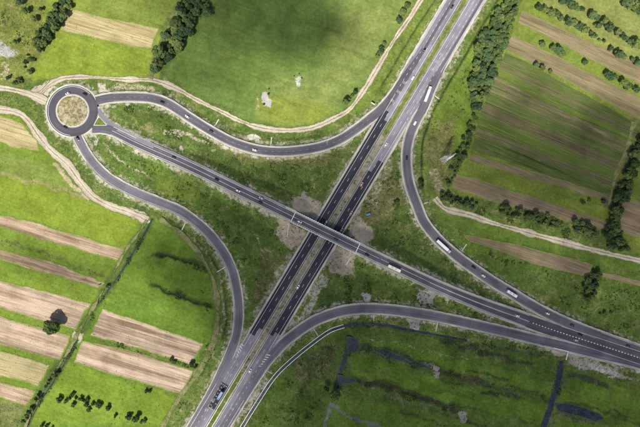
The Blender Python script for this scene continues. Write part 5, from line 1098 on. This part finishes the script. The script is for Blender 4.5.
def bus(px, py, road, label, c, L, flip=False):
    p = ROADS[road]; i = p.near(px, py); z = p.z[i] + .03; t = p.t[i]; a = math.atan2(t[1], t[0]) + (math.pi if flip else 0); h = L / 2
    T = thing('bus', label, 'bus', P(px, py, z), a, 'buses on the interchange')
    b = loft([(-h, ringyz(1.2, .45, 3.1, .2)), (-h + .15, ringyz(1.27, .35, 3.25, .2)), (h - .3, ringyz(1.27, .35, 3.25, .2)), (h, ringyz(1.2, .45, 3.0, .2))]).build('body', PAINT[c], T)
    for s_ in (-1, 1):
        n = int((L - 2) / 1.5)
        for k in range(n): MB().box((-h + 1.4 + k * 1.5, s_ * 1.265, 2.1), (1.3, .04, .95)).build('window', M['glass'], T)
    MB().box((h - .06, 0, 1.9), (.2, 2.1, 1.4)).build('windscreen', M['glass'], T)
    for x in (-h * .4, h * .25): MB().box((x, 0, 3.33), (2.0, 1.5, .22), None, (.9, .85)).build('roof_unit', PAINT['silver'], b)
    for x in (h - 2.4, -h + 3.0):
        for sy in (-1.08, 1.08): w = share('wheel', bigwheel, T, (x, sy, .5)); share('rim', bigrim, w)
    for sy in (-.9, .9): share('headlight', HL, T, (h - .02, sy, .8)); share('tail_light', TL, T, (-h + .02, sy, 1.0))
bus(394, 268, 'C', 'cream bus on the cross road right of the bridge', 'cream', 12.5)
bus(511, 293.2, 'B', 'white coach on the right slip road above the cross road', 'white', 10.5)
# small direction-sign gantry beside the upper ramp nose
sg = P2(372.5, 104.5); sgt = thing('road_sign', 'white road sign board on two posts at the upper slip road nose', 'road sign', (sg[0], sg[1], gz(*sg)), math.atan2(pH.nr[20][1], pH.nr[20][0]))
MB().box((0, 0, 3.4), (3.8, .18, 2.2)).build('board', M['white_concrete'], sgt)
for s_ in (-1.3, 1.3): MB().tube((s_, .18, 0), (s_, .18, 4.3), .09, .09, 8).build('post', M['galv'], sgt)

# ------------------------------------------------------------------ clouds drifting above the drone (they throw the broad soft shade)
ico = bmesh.new(); bmesh.ops.create_icosphere(ico, subdivisions=1, radius=1.0); IV = np.array([v_.co[:] for v_ in ico.verts]); IF = np.array([[v_.index for v_ in f_.verts] for f_ in ico.faces]); ico.free()
ZC = 1250.0; shx, shy = sun_v.x / sun_v.z * ZC, sun_v.y / sun_v.z * ZC
def cloud(lobes, label, hole=()):
    """lobes: photo position of the shade, radii (px), cover, tilt; puffs on a loose lattice, bigger where the cloud is denser"""
    g_ = 8.0; xs = [q for l in lobes for q in (l[0] - max(l[2], l[3]), l[0] + max(l[2], l[3]))]; ys = [q for l in lobes for q in (l[1] - max(l[2], l[3]), l[1] + max(l[2], l[3]))]
    X, Y = np.meshgrid(np.arange(min(xs), max(xs), g_ / S), np.arange(min(ys), max(ys), g_ / S)); X = X + rng.uniform(-.3, .3, X.shape) * g_ / S; Y = Y + rng.uniform(-.3, .3, X.shape) * g_ / S
    T = np.ones_like(X); wx = (vnoise(X, Y, 38, 81) - .5) * 46; wy = (vnoise(X, Y, 38, 82) - .5) * 46
    for (cx, cy, rx, ry, cov, ang) in lobes:
        ca, sa = math.cos(R(ang)), math.sin(R(ang)); k = min(1.0, min(rx, ry) / 60)
        u = ((X + wx * k - cx) * ca + (Y + wy * k - cy) * sa) / rx; v_ = (-(X + wx * k - cx) * sa + (Y + wy * k - cy) * ca) / ry; d = np.hypot(u, v_); T *= 1 - cov * (1 - sm(d, 0.45, 1.05))
    for (cx, cy, rx, ry, am) in hole: T = 1 - (1 - T) * (1 - am * (1 - sm(np.hypot((X + wx * .3 - cx) / rx, (Y + wy * .3 - cy) / ry), .2, 1)))
    c_ = np.clip((1 - T) * (0.8 + 0.4 * vnoise(X, Y, 24, 83)), 0, .97); m = c_ > 0.03; X, Y, c_ = X[m], Y[m], c_[m]; n = len(X)
    r = g_ * np.sqrt(c_ / math.pi) * 1.1; zc = rng.normal(0, 10, n) + 30 * c_; w = np.stack([(X - 320) * S, (213.5 - Y) * S], 1)
    ctr = np.stack([w[:, 0] + shx + sun_v.x / sun_v.z * zc, w[:, 1] + shy + sun_v.y / sun_v.z * zc, ZC + zc], 1)
    VV = (IV[None] * r[:, None, None] + ctr[:, None]).reshape(-1, 3); FF = (IF[None] + (np.arange(n) * len(IV))[:, None, None]).reshape(-1, 3)
    me = bpy.data.meshes.new('cloud'); me.from_pydata(VV.tolist(), [], FF.tolist()); me.materials.append(M['cloud']); me.polygons.foreach_set('use_smooth', [True] * len(me.polygons)); me.update()
    tag(link(bpy.data.objects.new('cloud', me)), label, 'cloud', kind='stuff')
cloud([(490, 405, 350, 160, .96, 8), (280, 270, 165, 125, .76, 30), (400, 230, 165, 110, .58, 20), (570, 165, 140, 88, .76, 15), (470, 130, 80, 60, .25, 0), (640, 285, 130, 120, .5, 0)], 'broad thin cloud shading the lower right of the interchange', ((532, 122, 26, 16, .7), (430, 205, 45, 16, .4), (480, 222, 60, 12, .5)))
cloud([(240, 4, 135, 52, .66, 18), (292, 46, 40, 24, .58, 20), (334, 30, 30, 24, .56, 0), (195, 70, 70, 34, .35, 0)], 'ragged small cloud shading the big meadow', ((252, 60, 24, 18, .75),))
cloud([(170, 262, 70, 26, .60, 18), (60, 264, 70, 15, .60, 16), (190, 300, 50, 22, .60, 16), (120, 333, 90, 12, .45, 16), (40, 368, 70, 11, .45, 16), (150, 405, 40, 12, .3, 10)], 'small torn cloud shading the left strips')
